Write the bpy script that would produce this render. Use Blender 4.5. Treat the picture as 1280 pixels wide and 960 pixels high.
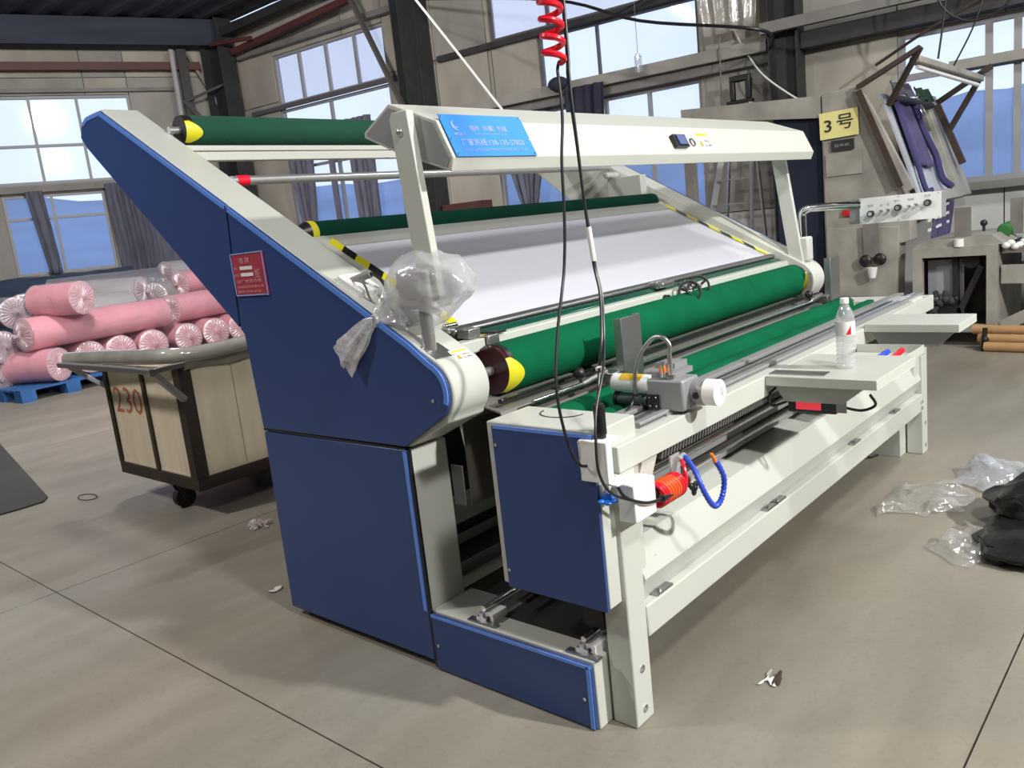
import bpy, bmesh, math, random
from mathutils import Vector, Matrix, noise
random.seed(7)
S = bpy.context.scene
COL = S.collection
for o in list(bpy.data.objects): bpy.data.objects.remove(o)

# ------------------------------------------------------------------ camera, world, lamps, exposure
CAM = Vector((-1.74813, -1.36507, 1.5))
RX = Vector((0.64875808, -0.75357409, -0.10601437))      # image right
DN = Vector((-0.21213829, -0.04529925, -0.97618918))     # image down
FW = Vector((0.73082851, 0.65580032, -0.18925018))       # view direction
cd = bpy.data.cameras.new('camera'); cam = bpy.data.objects.new('camera', cd); COL.objects.link(cam)
m = Matrix((( RX.x, -DN.x, -FW.x), (RX.y, -DN.y, -FW.y), (RX.z, -DN.z, -FW.z))).to_4x4()
m.translation = CAM; cam.matrix_world = m
cd.sensor_width = 36; cd.lens = 29.0; cd.clip_start = .05; cd.clip_end = 1000
S.camera = cam
w = bpy.data.worlds.new('world'); S.world = w; w.use_nodes = True
nt = w.node_tree; nt.nodes.clear()
wo = nt.nodes.new('ShaderNodeOutputWorld'); bg = nt.nodes.new('ShaderNodeBackground')
tc = nt.nodes.new('ShaderNodeTexCoord'); sx = nt.nodes.new('ShaderNodeSeparateXYZ'); cr = nt.nodes.new('ShaderNodeValToRGB')
nz = nt.nodes.new('ShaderNodeTexNoise'); nz.inputs['Scale'].default_value = 3; mx = nt.nodes.new('ShaderNodeMixRGB'); mx.inputs[0].default_value = .18
nt.links.new(tc.outputs['Generated'], sx.inputs[0]); nt.links.new(sx.outputs['Z'], cr.inputs[0])
cr.color_ramp.elements[0].position = 0.0; cr.color_ramp.elements[0].color = (.60, .72, .95, 1)
cr.color_ramp.elements[1].position = .6; cr.color_ramp.elements[1].color = (.50, .62, .95, 1)
nt.links.new(tc.outputs['Generated'], nz.inputs['Vector'])
nt.links.new(cr.outputs[0], mx.inputs[1]); nt.links.new(nz.outputs['Fac'], mx.inputs[2])
nt.links.new(mx.outputs[0], bg.inputs[0]); bg.inputs[1].default_value = 2.3
nt.links.new(bg.outputs[0], wo.inputs[0])
def area(name, loc, target, size, power, color=(1, .97, .9)):
    l = bpy.data.lights.new(name, 'AREA'); l.shape = 'DISK'; l.size = size; l.energy = power; l.color = color
    o = bpy.data.objects.new(name, l); COL.objects.link(o); o.location = loc
    o.rotation_euler = (Vector(target) - Vector(loc)).to_track_quat('-Z', 'Y').to_euler()
    return o
area('bay_or_fill_lamp', (1.6, -6.0, 4.5), (1.2, .3, .8), .30, 860, (1, .985, .95))
area('bay_or_fill_lamp', (-.6, -3.2, 5.4), (.6, 2.5, .3), .6, 260, (1, .98, .95))  # unseen fill lamp added to light the cart front and roll ends
area('bay_or_fill_lamp', (-3.2, 4.2, 5.4), (-.6, 5.0, 0), .6, 330, (1, .95, .92))  # unseen lamp set overhead as fill for the left floor
area('bay_or_fill_lamp', (2.0, 6.0, 5.4), (3.0, 10.5, .6), .8, 440, (1, .95, .93))  # unseen fill lamp added to brighten the fabric rolls
area('bay_or_fill_lamp', (5.4, -1.5, 5.4), (6.8, 1.5, .8), .8, 180, (1, .97, .93))  # unseen fill lamp added for the old machine's corner
area('bay_or_fill_lamp', (-6.0, -1.0, 5.4), (-1.0, 1.5, 0), 1.2, 50, (1, .97, .95))  # weak unseen fill lamp added for the near end faces
vs = S.view_settings; vs.view_transform = 'Standard'; vs.look = 'None'; vs.gamma = 1; vs.use_curve_mapping = False
vs.exposure = -0.47

# ------------------------------------------------------------------ materials
MATS = {}
def mat(name, col, rough=.5, metal=0, var=.0, vscale=3, bump=0, bscale=60, emis=None, col2=None, stretch=None, coat=0, sheen=0, spec=.5):
    if name in MATS: return MATS[name]
    mt = bpy.data.materials.new(name); mt.use_nodes = True; t = mt.node_tree
    b = t.nodes['Principled BSDF']
    b.inputs['Base Color'].default_value = (*col, 1); b.inputs['Roughness'].default_value = rough; b.inputs['Metallic'].default_value = metal
    b.inputs['Coat Weight'].default_value = coat; b.inputs['Sheen Weight'].default_value = sheen; b.inputs['Specular IOR Level'].default_value = spec
    if var or bump:
        c = t.nodes.new('ShaderNodeTexCoord'); mp = t.nodes.new('ShaderNodeMapping')
        if stretch: mp.inputs['Scale'].default_value = stretch
        t.links.new(c.outputs['Object'], mp.inputs[0])
    if var:
        n = t.nodes.new('ShaderNodeTexNoise'); n.inputs['Scale'].default_value = vscale; n.inputs['Detail'].default_value = 5
        r = t.nodes.new('ShaderNodeValToRGB'); r.color_ramp.elements[0].position = .3; r.color_ramp.elements[1].position = .7
        c2 = col2 if col2 else tuple(x * (1 - var) for x in col)
        r.color_ramp.elements[0].color = (*c2, 1); r.color_ramp.elements[1].color = (*col, 1)
        t.links.new(mp.outputs[0], n.inputs['Vector']); t.links.new(n.outputs['Fac'], r.inputs[0]); t.links.new(r.outputs[0], b.inputs['Base Color'])
    if bump:
        n2 = t.nodes.new('ShaderNodeTexNoise'); n2.inputs['Scale'].default_value = bscale; bp = t.nodes.new('ShaderNodeBump')
        bp.inputs['Strength'].default_value = bump; bp.inputs['Distance'].default_value = .01
        t.links.new(mp.outputs[0], n2.inputs['Vector']); t.links.new(n2.outputs['Fac'], bp.inputs['Height']); t.links.new(bp.outputs[0], b.inputs['Normal'])
    if emis: b.inputs['Emission Color'].default_value = (*emis[:3], 1); b.inputs['Emission Strength'].default_value = emis[3]
    MATS[name] = mt; return mt
def clearmat(name, col, transp, rough=.1, gloss=.25, noise_scale=0):
    if name in MATS: return MATS[name]
    mt = bpy.data.materials.new(name); mt.use_nodes = True; t = mt.node_tree; t.nodes.clear()
    o = t.nodes.new('ShaderNodeOutputMaterial'); tr = t.nodes.new('ShaderNodeBsdfTransparent'); df = t.nodes.new('ShaderNodeBsdfDiffuse')
    gl = t.nodes.new('ShaderNodeBsdfGlossy'); gl.inputs['Roughness'].default_value = rough; df.inputs['Color'].default_value = (*col, 1)
    m1 = t.nodes.new('ShaderNodeMixShader'); m2 = t.nodes.new('ShaderNodeMixShader'); m1.inputs[0].default_value = transp
    t.links.new(df.outputs[0], m1.inputs[1]); t.links.new(tr.outputs[0], m1.inputs[2])
    m2.inputs[0].default_value = gloss
    if noise_scale:
        c = t.nodes.new('ShaderNodeTexCoord'); n = t.nodes.new('ShaderNodeTexNoise'); n.inputs['Scale'].default_value = noise_scale; n.inputs['Detail'].default_value = 3
        bp = t.nodes.new('ShaderNodeBump'); bp.inputs['Strength'].default_value = .9; bp.inputs['Distance'].default_value = .03
        t.links.new(c.outputs['Object'], n.inputs['Vector']); t.links.new(n.outputs['Fac'], bp.inputs['Height']); t.links.new(bp.outputs[0], gl.inputs['Normal']); t.links.new(bp.outputs[0], df.inputs['Normal'])
    t.links.new(m1.outputs[0], m2.inputs[1]); t.links.new(gl.outputs[0], m2.inputs[2]); t.links.new(m2.outputs[0], o.inputs[0])
    MATS[name] = mt; return mt
BEIGE = mat('beige_paint', (.56, .58, .525), .42, var=.04, vscale=2, bump=.04, bscale=300)
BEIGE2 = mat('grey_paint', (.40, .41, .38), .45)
WHITE = mat('white_paint', (.86, .86, .85), .4)
BLUE = mat('blue_paint', (.030, .066, .215), .37, var=.08, vscale=1.5, bump=.05, bscale=250)
BLUEHI = mat('blue_edge_sheen', (.12, .28, .80), .3)  # sheen on the cover edges, painted as a lighter blue
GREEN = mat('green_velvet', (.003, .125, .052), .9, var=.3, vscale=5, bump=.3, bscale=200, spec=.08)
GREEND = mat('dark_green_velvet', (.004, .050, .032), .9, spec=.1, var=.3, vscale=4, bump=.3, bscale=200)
CHROME = mat('chrome', (.75, .75, .76), .15, 1)
STEEL = mat('brushed_steel', (.42, .42, .42), .38, 1, bump=.1, bscale=40)
ALU = mat('aluminium', (.62, .62, .64), .32, .85)
ALUM = mat('matt_aluminium', (.30, .305, .31), .5, .3)
DARK = mat('dark_steel', (.035, .034, .032), .5, .3, var=.3, vscale=6)
DARKG = mat('grey_sheet', (.17, .165, .15), .38, .5)
CHUTE = mat('chute_sheet', (.27, .26, .24), .35, .3)
BAR = mat('satin_chrome', (.66, .66, .66), .28, .8)
BLACK = mat('black_plastic', (.012, .012, .013), .4)
RUB = mat('black_rubber', (.015, .015, .016), .6)
YEL = mat('yellow_tape', (.72, .66, .02), .45)
MAROON = mat('maroon_paint', (.055, .008, .012), .25, coat=.5)
TABLE = mat('white_glass', (.64, .65, .72), .3)
RED = mat('red_plastic', (.75, .01, .03), .3)
REDM = mat('red_rubber', (.5, .02, .02), .4)
ORANGE = mat('orange_plastic', (.85, .22, .02), .35)
BLUEP = mat('blue_plastic', (.03, .08, .6), .35)
BLUEK = mat('bright_blue_plastic', (.01, .17, .75), .3)
SIGNB = mat('sign_blue', (.0, .22, .82), .45)
SIGNT = mat('sign_print', (.30, .42, .80), .5)
REDPL = mat('red_plate', (.42, .05, .08), .4)
REDPT = mat('red_plate_print', (.62, .38, .40), .5)
LABELW = mat('white_label', (.82, .82, .80), .5)
INK = mat('black_ink', (.02, .02, .02), .6)
INKG = mat('grey_ink', (.3, .3, .3), .6)
WALLP = mat('wall_panel', (.46, .43, .37), .85, var=.35, vscale=1.3, bump=.2, bscale=20, stretch=(1, 1, .5))
WALLP2 = mat('wall_panel_grey', (.37, .36, .33), .85, var=.35, vscale=1.6, bump=.2, bscale=20, stretch=(1, 1, .5))
WALLB = mat('wall_backing', (.12, .115, .10), .9)
WALLW = mat('white_wall', (.66, .66, .64), .85, var=.25, vscale=2)
COLS = mat('dark_column', (.035, .035, .036), .6, var=.4, vscale=5)
RUSTB = mat('brown_steel', (.055, .035, .025), .7, var=.4, vscale=8)
REDST = mat('oxide_red_steel', (.10, .03, .028), .6, var=.3, vscale=5)
GREYST = mat('grey_steel', (.22, .215, .20), .6, var=.3, vscale=4)
FRAMEW = mat('window_frame', (.30, .30, .31), .5)
FRAMED = mat('dark_window_frame', (.10, .095, .10), .55)
GLASS = clearmat('window_glass', (.6, .7, .9), .92, .05, .03)
FROST = clearmat('dusty_glass', (.70, .75, .95), .72, .3, .06)
CEIL = mat('dark_roof', (.07, .075, .10), .8, var=.5, vscale=2)
OLDP = mat('old_beige', (.38, .365, .32), .6, var=.35, vscale=4, bump=.1)
OLDP2 = mat('old_grey', (.22, .21, .19), .6, var=.4, vscale=5)
CLOTHP = mat('purple_cloth', (.10, .085, .20), .9, var=.35, vscale=6, bump=.4, bscale=25)
CLOTHN = mat('navy_cloth', (.012, .018, .04), .9, var=.3, vscale=3)
NAVYC = mat('blue_grey_cloth', (.035, .06, .115), .9, var=.4, vscale=4, bump=.3)
CURT = mat('grey_curtain', (.15, .155, .21), .9, var=.4, vscale=3, stretch=(6, 6, 1))
CURTD = mat('dark_curtain', (.035, .037, .07), .9, var=.4, vscale=3)
PINK = mat('pink_fabric', (.90, .32, .42), .8, var=.18, vscale=3, bump=.2, bscale=30)
GREYF = mat('blue_grey_fabric', (.10, .14, .20), .8, var=.3, vscale=4)
LGREYF = mat('light_grey_fabric', (.42, .42, .43), .8, var=.15, vscale=4)
WRAP = clearmat('plastic_wrap', (.85, .80, .82), .80, .18, .12, 14)
WRAPE = clearmat('gathered_wrap', (.85, .70, .74), .5, .2, .2, 18)
BAG = clearmat('clear_bag', (.80, .80, .82), .64, .14, .16, 7)
BAGK = clearmat('knotted_bag', (.8, .8, .82), .40, .18, .16, 16)
BAGF = clearmat('floor_film', (.75, .75, .72), .80, .12, .18, 12)
PALB = mat('pallet_blue', (.03, .13, .36), .6, var=.2, vscale=5)
PLY = mat('cart_board', (.68, .60, .45), .7, var=.18, vscale=2.5, stretch=(6, 6, .6), bump=.1, bscale=15)
IRON = mat('brown_iron', (.035, .022, .016), .6, var=.4, vscale=6)
REDPAINT = mat('faded_red_paint', (.42, .11, .08), .8)
TUBEC = mat('cardboard', (.46, .27, .12), .8, var=.2, vscale=6)
YSIGN = mat('yellow_paper', (.80, .74, .30), .6)
PETM = clearmat('clear_pet', (.9, .92, .95), .74, .03, .22)
WATER = clearmat('water', (.85, .9, .95), .90, .02, .08)
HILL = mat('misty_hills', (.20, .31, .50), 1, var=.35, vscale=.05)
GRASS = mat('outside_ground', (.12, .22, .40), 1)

def floor_shading():
    mt = bpy.data.materials.new('concrete_floor'); mt.use_nodes = True; t = mt.node_tree; b = t.nodes['Principled BSDF']
    c = t.nodes.new('ShaderNodeTexCoord')
    def nz(scale, det, st=(1, 1, 1)):
        mp = t.nodes.new('ShaderNodeMapping'); mp.inputs['Scale'].default_value = st; mp.inputs['Rotation'].default_value = (0, 0, .5)
        n = t.nodes.new('ShaderNodeTexNoise'); n.inputs['Scale'].default_value = scale; n.inputs['Detail'].default_value = det
        t.links.new(c.outputs['Object'], mp.inputs[0]); t.links.new(mp.outputs[0], n.inputs['Vector']); return n
    def ramp(n, p0, c0, p1, c1):
        r = t.nodes.new('ShaderNodeValToRGB'); e = r.color_ramp.elements; e[0].position = p0; e[0].color = (*c0, 1); e[1].position = p1; e[1].color = (*c1, 1)
        t.links.new(n.outputs['Fac'], r.inputs[0]); return r
    r1 = ramp(nz(1.1, 6, (.5, 1.6, 1)), .35, (.228, .214, .174), .65, (.302, .286, .242))
    r2 = ramp(nz(.55, 3), .42, (1, 1, 1), .72, (1.0, .93, .88))
    r3 = ramp(nz(7, 8, (.3, 1, 1)), .45, (.93, .93, .93), .60, (1, 1, 1))
    r4 = ramp(nz(60, 2), .25, (.90, .90, .90), .5, (1, 1, 1))
    cur = r1
    for r in (r2, r3, r4):
        mm = t.nodes.new('ShaderNodeMixRGB'); mm.blend_type = 'MULTIPLY'; mm.inputs[0].default_value = 1
        t.links.new(cur.outputs[0], mm.inputs[1]); t.links.new(r.outputs[0], mm.inputs[2]); cur = mm
    t.links.new(cur.outputs[0], b.inputs['Base Color'])
    rr = ramp(nz(2, 4), .3, (.36,) * 3, .7, (.55,) * 3); t.links.new(rr.outputs[0], b.inputs['Roughness'])
    bp = t.nodes.new('ShaderNodeBump'); bp.inputs['Strength'].default_value = .08; bp.inputs['Distance'].default_value = .01
    t.links.new(nz(25, 4).outputs['Fac'], bp.inputs['Height']); t.links.new(bp.outputs[0], b.inputs['Normal'])
    b.inputs['Specular IOR Level'].default_value = .35
    return mt
FLOOR = floor_shading()

# ------------------------------------------------------------------ mesh helpers
V3 = lambda p: Vector(p)
class MB:
    def __init__(s, fr=None): s.v = []; s.f = []; s.fr = fr
    def P(s, p):
        if s.fr is None: return Vector(p)
        o, a, b, c = s.fr; return o + a * p[0] + b * p[1] + c * p[2]
    def add(s, vs, fs):
        k = len(s.v); s.v += [s.P(p) for p in vs]; s.f += [[i + k for i in f] for f in fs]; return s
    def box(s, x0, x1, y0, y1, z0, z1):
        return s.add([(x0, y0, z0), (x1, y0, z0), (x1, y1, z0), (x0, y1, z0), (x0, y0, z1), (x1, y0, z1), (x1, y1, z1), (x0, y1, z1)],
                     [(0, 3, 2, 1), (4, 5, 6, 7), (0, 1, 5, 4), (1, 2, 6, 5), (2, 3, 7, 6), (3, 0, 4, 7)])
    def prism(s, poly, a0, a1, ax='X'):
        n = len(poly)
        def q(a, p): return (a, p[0], p[1]) if ax == 'X' else ((p[0], a, p[1]) if ax == 'Y' else (p[0], p[1], a))
        vs = [q(a0, p) for p in poly] + [q(a1, p) for p in poly]
        return s.add(vs, [list(range(n))[::-1], list(range(n, 2 * n))] + [(i, (i + 1) % n, n + (i + 1) % n, n + i) for i in range(n)])
    def beam(s, p0, p1, w, h, up=(0, 0, 1)):
        p0, p1 = V3(p0), V3(p1); d = (p1 - p0).normalized(); u = V3(up); sd = d.cross(u)
        if sd.length < 1e-4: sd = d.cross(Vector((0, 1, 0)))
        sd.normalize(); u = sd.cross(d)
        vs = []
        for p in (p0, p1):
            for a, b in ((-1, -1), (1, -1), (1, 1), (-1, 1)): vs.append(p + sd * (a * w / 2) + u * (b * h / 2))
        return s.add(vs, [(0, 1, 2, 3), (7, 6, 5, 4), (0, 4, 5, 1), (1, 5, 6, 2), (2, 6, 7, 3), (3, 7, 4, 0)])
    def rings(s, pts, radii, n=16, cap=True, flat=None):
        pts = [V3(p) for p in pts]; base = len(s.v); prev = None; vs = []; fs = []
        for i, p in enumerate(pts):
            d = (pts[min(i + 1, len(pts) - 1)] - pts[max(i - 1, 0)])
            if d.length < 1e-9: d = prev_d
            d = d.normalized(); prev_d = d
            if prev is None:
                u = d.cross(Vector((0, 0, 1)))
                if u.length < .1: u = d.cross(Vector((0, 1, 0)))
                u.normalize()
            else:
                u = prev - d * prev.dot(d)
                if u.length < 1e-6: u = d.cross(Vector((0, 0, 1)))
                u.normalize()
            prev = u; v = d.cross(u); r = radii[i] if isinstance(radii, (list, tuple)) else radii
            for k in range(n):
                a = 2 * math.pi * k / n; vs.append(p + (u * math.cos(a) + v * math.sin(a)) * r)
        m = len(pts)
        for i in range(m - 1):
            for k in range(n):
                fs.append((i * n + k, i * n + (k + 1) % n, (i + 1) * n + (k + 1) % n, (i + 1) * n + k))
        if cap: fs.append(list(range(n))[::-1]); fs.append([(m - 1) * n + k for k in range(n)])
        return s.add(vs, fs)
    def cyl(s, p0, p1, r, n=20, r2=None): return s.rings([p0, p1], [r, r if r2 is None else r2], n)
    def tube(s, pts, r, n=8, sub=6):
        return s.rings(spline(pts, sub), r, n)
    def sphere(s, c, r, n=12, sq=(1, 1, 1)):
        c = V3(c); vs = []; fs = []; m = max(6, n // 2)
        for i in range(m + 1):
            t = math.pi * i / m
            for k in range(n):
                a = 2 * math.pi * k / n; vs.append(c + Vector((r * math.sin(t) * math.cos(a) * sq[0], r * math.sin(t) * math.sin(a) * sq[1], r * math.cos(t) * sq[2])))
        for i in range(m):
            for k in range(n): fs.append((i * n + k, (i + 1) * n + k, (i + 1) * n + (k + 1) % n, i * n + (k + 1) % n))
        return s.add(vs, fs)
def spline(pts, sub=6):
    pts = [V3(p) for p in pts]
    if len(pts) < 3: return pts
    out = []; q = [pts[0] * 2 - pts[1]] + pts + [pts[-1] * 2 - pts[-2]]
    for i in range(1, len(q) - 2):
        a, b, c, d = q[i - 1], q[i], q[i + 1], q[i + 2]
        for k in range(sub):
            t = k / sub
            out.append(.5 * ((2 * b) + (c - a) * t + (2 * a - 5 * b + 4 * c - d) * t * t + (3 * b - a - 3 * c + d) * t ** 3))
    out.append(pts[-1]); return out
ORG = {}
def tags(o, label=None, cat=None, group=None, kind=None):
    if label: o['label'] = label
    if cat: o['category'] = cat
    if group: o['group'] = group
    if kind: o['kind'] = kind
    return o
def build(mb, name, mt, parent=None, bevel=0, smooth=True, label=None, kind=None, loc=None):
    if parent is not None: off = ORG[parent]
    elif loc is not None: off = V3(loc)
    else:
        xs = [v.x for v in mb.v]; ys = [v.y for v in mb.v]; zs = [v.z for v in mb.v]
        off = Vector(((min(xs) + max(xs)) / 2, (min(ys) + max(ys)) / 2, min(zs)))
    me = bpy.data.meshes.new(name); me.from_pydata([v - off for v in mb.v], [], mb.f); me.update()
    bm = bmesh.new(); bm.from_mesh(me); bmesh.ops.remove_doubles(bm, verts=bm.verts, dist=1e-6); bmesh.ops.recalc_face_normals(bm, faces=bm.faces); bm.to_mesh(me); bm.free()
    me.materials.append(mt)
    if smooth:
        for p in me.polygons: p.use_smooth = True
        me.set_sharp_from_angle(angle=math.radians(38))
    o = bpy.data.objects.new(name, me); COL.objects.link(o)
    if parent is not None: o.parent = parent
    else: o.location = off
    ORG[o] = off
    if bevel:
        b = o.modifiers.new('bevel', 'BEVEL'); b.width = bevel; b.segments = 2; b.limit_method = 'ANGLE'; b.angle_limit = math.radians(40)
    tags(o, label=label, kind=kind); return o
def thing(name, loc, label, cat, group=None):
    o = bpy.data.objects.new(name, None); COL.objects.link(o); o.location = loc; o.empty_display_size = .1
    ORG[o] = V3(loc); return tags(o, label, cat, group)
def one(mb, name, mt, label, cat, group=None, kind=None, bevel=0, smooth=True):
    o = build(mb, name, mt, bevel=bevel, smooth=smooth); return tags(o, label, cat, group, kind)
def dup(root, loc, rot=(0, 0, 0), scale=(1, 1, 1), label=None, group=None):
    r = root.copy(); COL.objects.link(r); r.location = loc; r.rotation_euler = rot; r.scale = scale
    if label: r['label'] = label
    if group: r['group'] = group
    for ch in list(root.children):
        c = ch.copy(); COL.objects.link(c); c.parent = r
        for g in list(ch.children):
            d = g.copy(); COL.objects.link(d); d.parent = c
    return r
def txt(mb, s, o, u, v, w, h, n=None, off=.0012, bold=0):
    """lettering of string s fitted in the w x h box whose lower left corner is o; u right, v up"""
    cu = bpy.data.curves.new('t', 'FONT'); cu.body = s; cu.resolution_u = 2; cu.fill_mode = 'BOTH'; cu.offset = bold
    ob = bpy.data.objects.new('t', cu); COL.objects.link(ob)
    dg = bpy.context.evaluated_depsgraph_get(); me = bpy.data.meshes.new_from_object(ob.evaluated_get(dg))
    bpy.data.objects.remove(ob)
    if not len(me.vertices): return mb
    xs = [q.co.x for q in me.vertices]; ys = [q.co.y for q in me.vertices]
    x0, y0 = min(xs), min(ys); sx_, sy_ = w / max(1e-6, max(xs) - x0), h / max(1e-6, max(ys) - y0)
    o, u, v = V3(o), V3(u).normalized(), V3(v).normalized(); nn = V3(n) if n else u.cross(v)
    mb.add([o + u * ((q.co.x - x0) * sx_) + v * ((q.co.y - y0) * sy_) + nn * off for q in me.vertices], [list(p.vertices) for p in me.polygons])
    bpy.data.meshes.remove(me); return mb
def plate(mb, o, u, v, w, h, th=.002, sh=0):
    """thin plate, lower-left corner o, extends th along u x v"""
    o, u, v = V3(o), V3(u).normalized(), V3(v).normalized(); n = u.cross(v)
    c = [o, o + u * w, o + u * w + v * h, o + v * h]
    return mb.add([p for p in c] + [p + n * th for p in c], [(3, 2, 1, 0), (4, 5, 6, 7), (0, 1, 5, 4), (1, 2, 6, 5), (2, 3, 7, 6), (3, 0, 4, 7)])

# ------------------------------------------------------------------ the setting
COR = Vector((7.277, 12.996, 0)); UP = Vector((0, 0, 1))
DR = Vector((.10626, -.99434, 0)); NR = Vector((.99434, .10626, 0))     # right wall: along, outward
DL = Vector((-.94665, .32227, 0)); NL = Vector((.32227, .94665, 0))     # left wall
FR = (COR, DR, -NR, UP); FL = (COR, DL, -NL, UP)                         # frames: s along, o into the room, z up
ZC = 5.65
fb = MB().box(-14, 8.9, -14, 20.5, -.14, -.03)
floor = build(fb, 'floor', mat('joint_dirt', (.10, .085, .06), .9), kind='structure')
xs = [-14, -7.5, -.48, 6.6, 8.9]; ys = [-14, -8.4, -4.63, -.89, 2.85, 6.6, 10.3, 14.1, 20.5]
for i in range(4):
    for j in range(8):
        build(MB().box(xs[i] + .003, xs[i + 1] - .003, ys[j] + .003, ys[j + 1] - .003, -.03, 0), 'slab', FLOOR, floor)
def holes(s0, s1, zs, wins):
    """cells of a wall strip s0..s1 that no window covers"""
    out = []
    sc = sorted(set([s0, s1] + [x for w_ in wins for x in w_[:2] if s0 < x < s1]))
    zc = sorted(set(zs + [x for w_ in wins for x in w_[2:]]))
    for a, b in zip(sc[:-1], sc[1:]):
        col = []
        for c, d in zip(zc[:-1], zc[1:]):
            cx, cz = (a + b) / 2, (c + d) / 2
            if any(w_[0] < cx < w_[1] and w_[2] < cz < w_[3] for w_ in wins): continue
            if col and abs(col[-1][3] - c) < 1e-6 and c not in zs: col[-1] = (a, b, col[-1][2], d)
            else: col.append((a, b, c, d))
        out += col
    return out
def wall(name, fr, s0, s1, wins, zs, pw, mts):
    back = MB(fr)
    cells = holes(s0, s1, zs, wins)
    for a, b, c, d in cells: back.box(a, b, -.16, -.03, c, d)
    wl = build(back, name, WALLB, kind='structure', smooth=False)
    k = 0
    for a, b, c, d in cells:
        n = max(1, round((b - a) / pw)); dx = (b - a) / n
        for i in range(n):
            k += 1; g = .006 + .002 * random.random()
            build(MB(fr).box(a + i * dx + g, a + (i + 1) * dx - g, -.03, random.uniform(-.004, .006), c + g, d - g), 'panel', mts(a, c, k), wl, smooth=False)
    return wl
# window openings: s0, s1, z0, z1
RW = [(1.28, 3.97, 1.35, 4.85), (5.95, 9.19, 1.35, 3.05), (6.82, 9.19, 3.33, 4.03), (6.02, 9.19, 4.12, 5.3), (11.48, 15.6, 1.4, 3.10)]
wall('wall_right', FR, 0, 27.5, RW, [0, 1.35, 3.2, 4.08, ZC], 1.05, lambda a, c, k: WALLW if (c < .5 and a > 9.1) else (WALLP if k % 3 else WALLP2))
LWN = [(1.76, 5.6, 3.02, 4.46), (2.45, 4.03, 1.5, 2.85), (6.0, 9, 1.5, 2.85)]
wall('wall_left', FL, 0, 23, LWN, [0, 2.9, 4.75, ZC], 1.2, lambda a, c, k: WALLP2 if k % 3 else WALLP)
wb = MB().box(-14.2, -14, -14, 20.5, 0, ZC); build(wb, 'wall_back', WALLP2, kind='structure')
wf = MB().box(-14, 9.9, -14.2, -14, 0, ZC); build(wf, 'wall_front', WALLP2, kind='structure')
# corrugated roof underside
rf = MB(); n = 200; x0, x1 = -14.1, 10.1; vs = []; fs = []
for i in range(n + 1):
    x = x0 + (x1 - x0) * i / n; z = ZC + (.05 if (i // 2) % 2 else 0)
    ye = 12.996 - (x - 7.277) * .3404 if x < 7.277 else 12.996 - (x - 7.277) / .10686
    vs += [(x, -14.1, z), (x, max(-14.0, ye), z)]
for i in range(n): fs.append((2 * i, 2 * i + 2, 2 * i + 3, 2 * i + 1))
rf.add(vs, fs); rf.add([(-14.1, -14.1, ZC + z) for z in (.1, .16)] + [(10.1, -14.1, ZC + z) for z in (.1, .16)] + [(7.277, 12.996, ZC + z) for z in (.1, .16)] + [(-14.1, 20.27, ZC + z) for z in (.1, .16)], [(0, 2, 4, 6), (7, 5, 3, 1), (0, 1, 3, 2), (2, 3, 5, 4), (4, 5, 7, 6), (6, 7, 1, 0)])
build(rf, 'ceiling', CEIL, kind='structure', smooth=False)
# eave beam of dark haunch over the left wall
build(MB(FL).box(-.1, 23, .05, .45, 5.2, ZC - .01), 'trim_1', mat('eave_blue', (.045, .055, .085), .8, var=.5, vscale=1.2, stretch=(.3, 1, 3)), kind='structure')

def window(n, fr, s0, s1, z0, z1, vs, hs, fm, gm, bar=.045, tilt=0, dep=.06):
    f = MB(fr); a, b = -.09, -.09 + dep
    f.box(s0, s1, a, b, z0, z0 + bar); f.box(s0, s1, a, b, z1 - bar, z1); f.box(s0, s0 + bar, a, b, z0 + bar, z1 - bar); f.box(s1 - bar, s1, a, b, z0 + bar, z1 - bar)
    cx = [s0 + bar] + list(vs) + [s1 - bar]; cz = [z0 + bar] + list(hs) + [z1 - bar]
    for x in vs: f.box(x - bar / 2, x + bar / 2, a, b, z0 + bar, z1 - bar)
    for h in hs: f.box(s0 + bar, s1 - bar, a + .004, b + .004, h - bar / 2, h + bar / 2)
    w_ = build(f, 'window_%d' % n, fm, kind='structure', smooth=False)
    for i in range(len(cx) - 1):
        for j in range(len(cz) - 1):
            g0 = bar / 2 if i else 0; g1 = bar / 2 if i < len(cx) - 2 else 0; h0 = bar / 2 if j else 0; h1 = bar / 2 if j < len(cz) - 2 else 0
            gg = gm(i, j) if callable(gm) else gm
            build(MB(fr).box(cx[i] + g0, cx[i + 1] - g1, -.066, -.060, cz[j] + h0, cz[j + 1] - h1), 'pane', gg, w_, smooth=False)
    return w_
window(1, FR, 1.28, 3.97, 4.0, 4.85, [1.93, 2.60, 3.28], [], FRAMEW, FROST)
window(2, FR, 1.28, 3.97, 1.35, 3.93, [2.55], [2.9], FRAMEW, GLASS)
window(3, FR, 6.02, 9.19, 4.12, 5.3, [7.0], [], FRAMED, FROST)
window(4, FR, 6.82, 9.19, 3.33, 4.03, [7.75], [], FRAMED, GLASS, bar=.03)
window(5, FR, 5.95, 9.19, 1.35, 3.05, [6.55, 7.8, 8.45], [], FRAMEW, GLASS)
window(6, FR, 11.48, 15.6, 1.4, 3.10, [12.36, 12.62, 14.0], [2.62], FRAMEW, GLASS, bar=.07)
window(7, FL, 1.76, 5.6, 3.02, 4.46, [2.61, 3.34, 4.3], [3.65], FRAMEW, GLASS)
window(8, FL, 2.45, 4.03, 1.5, 2.85, [3.29], [2.45], FRAMEW, GLASS)
window(9, FL, 6.0, 9.0, 1.5, 2.85, [7, 8], [2.45], FRAMEW, GLASS)
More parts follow.
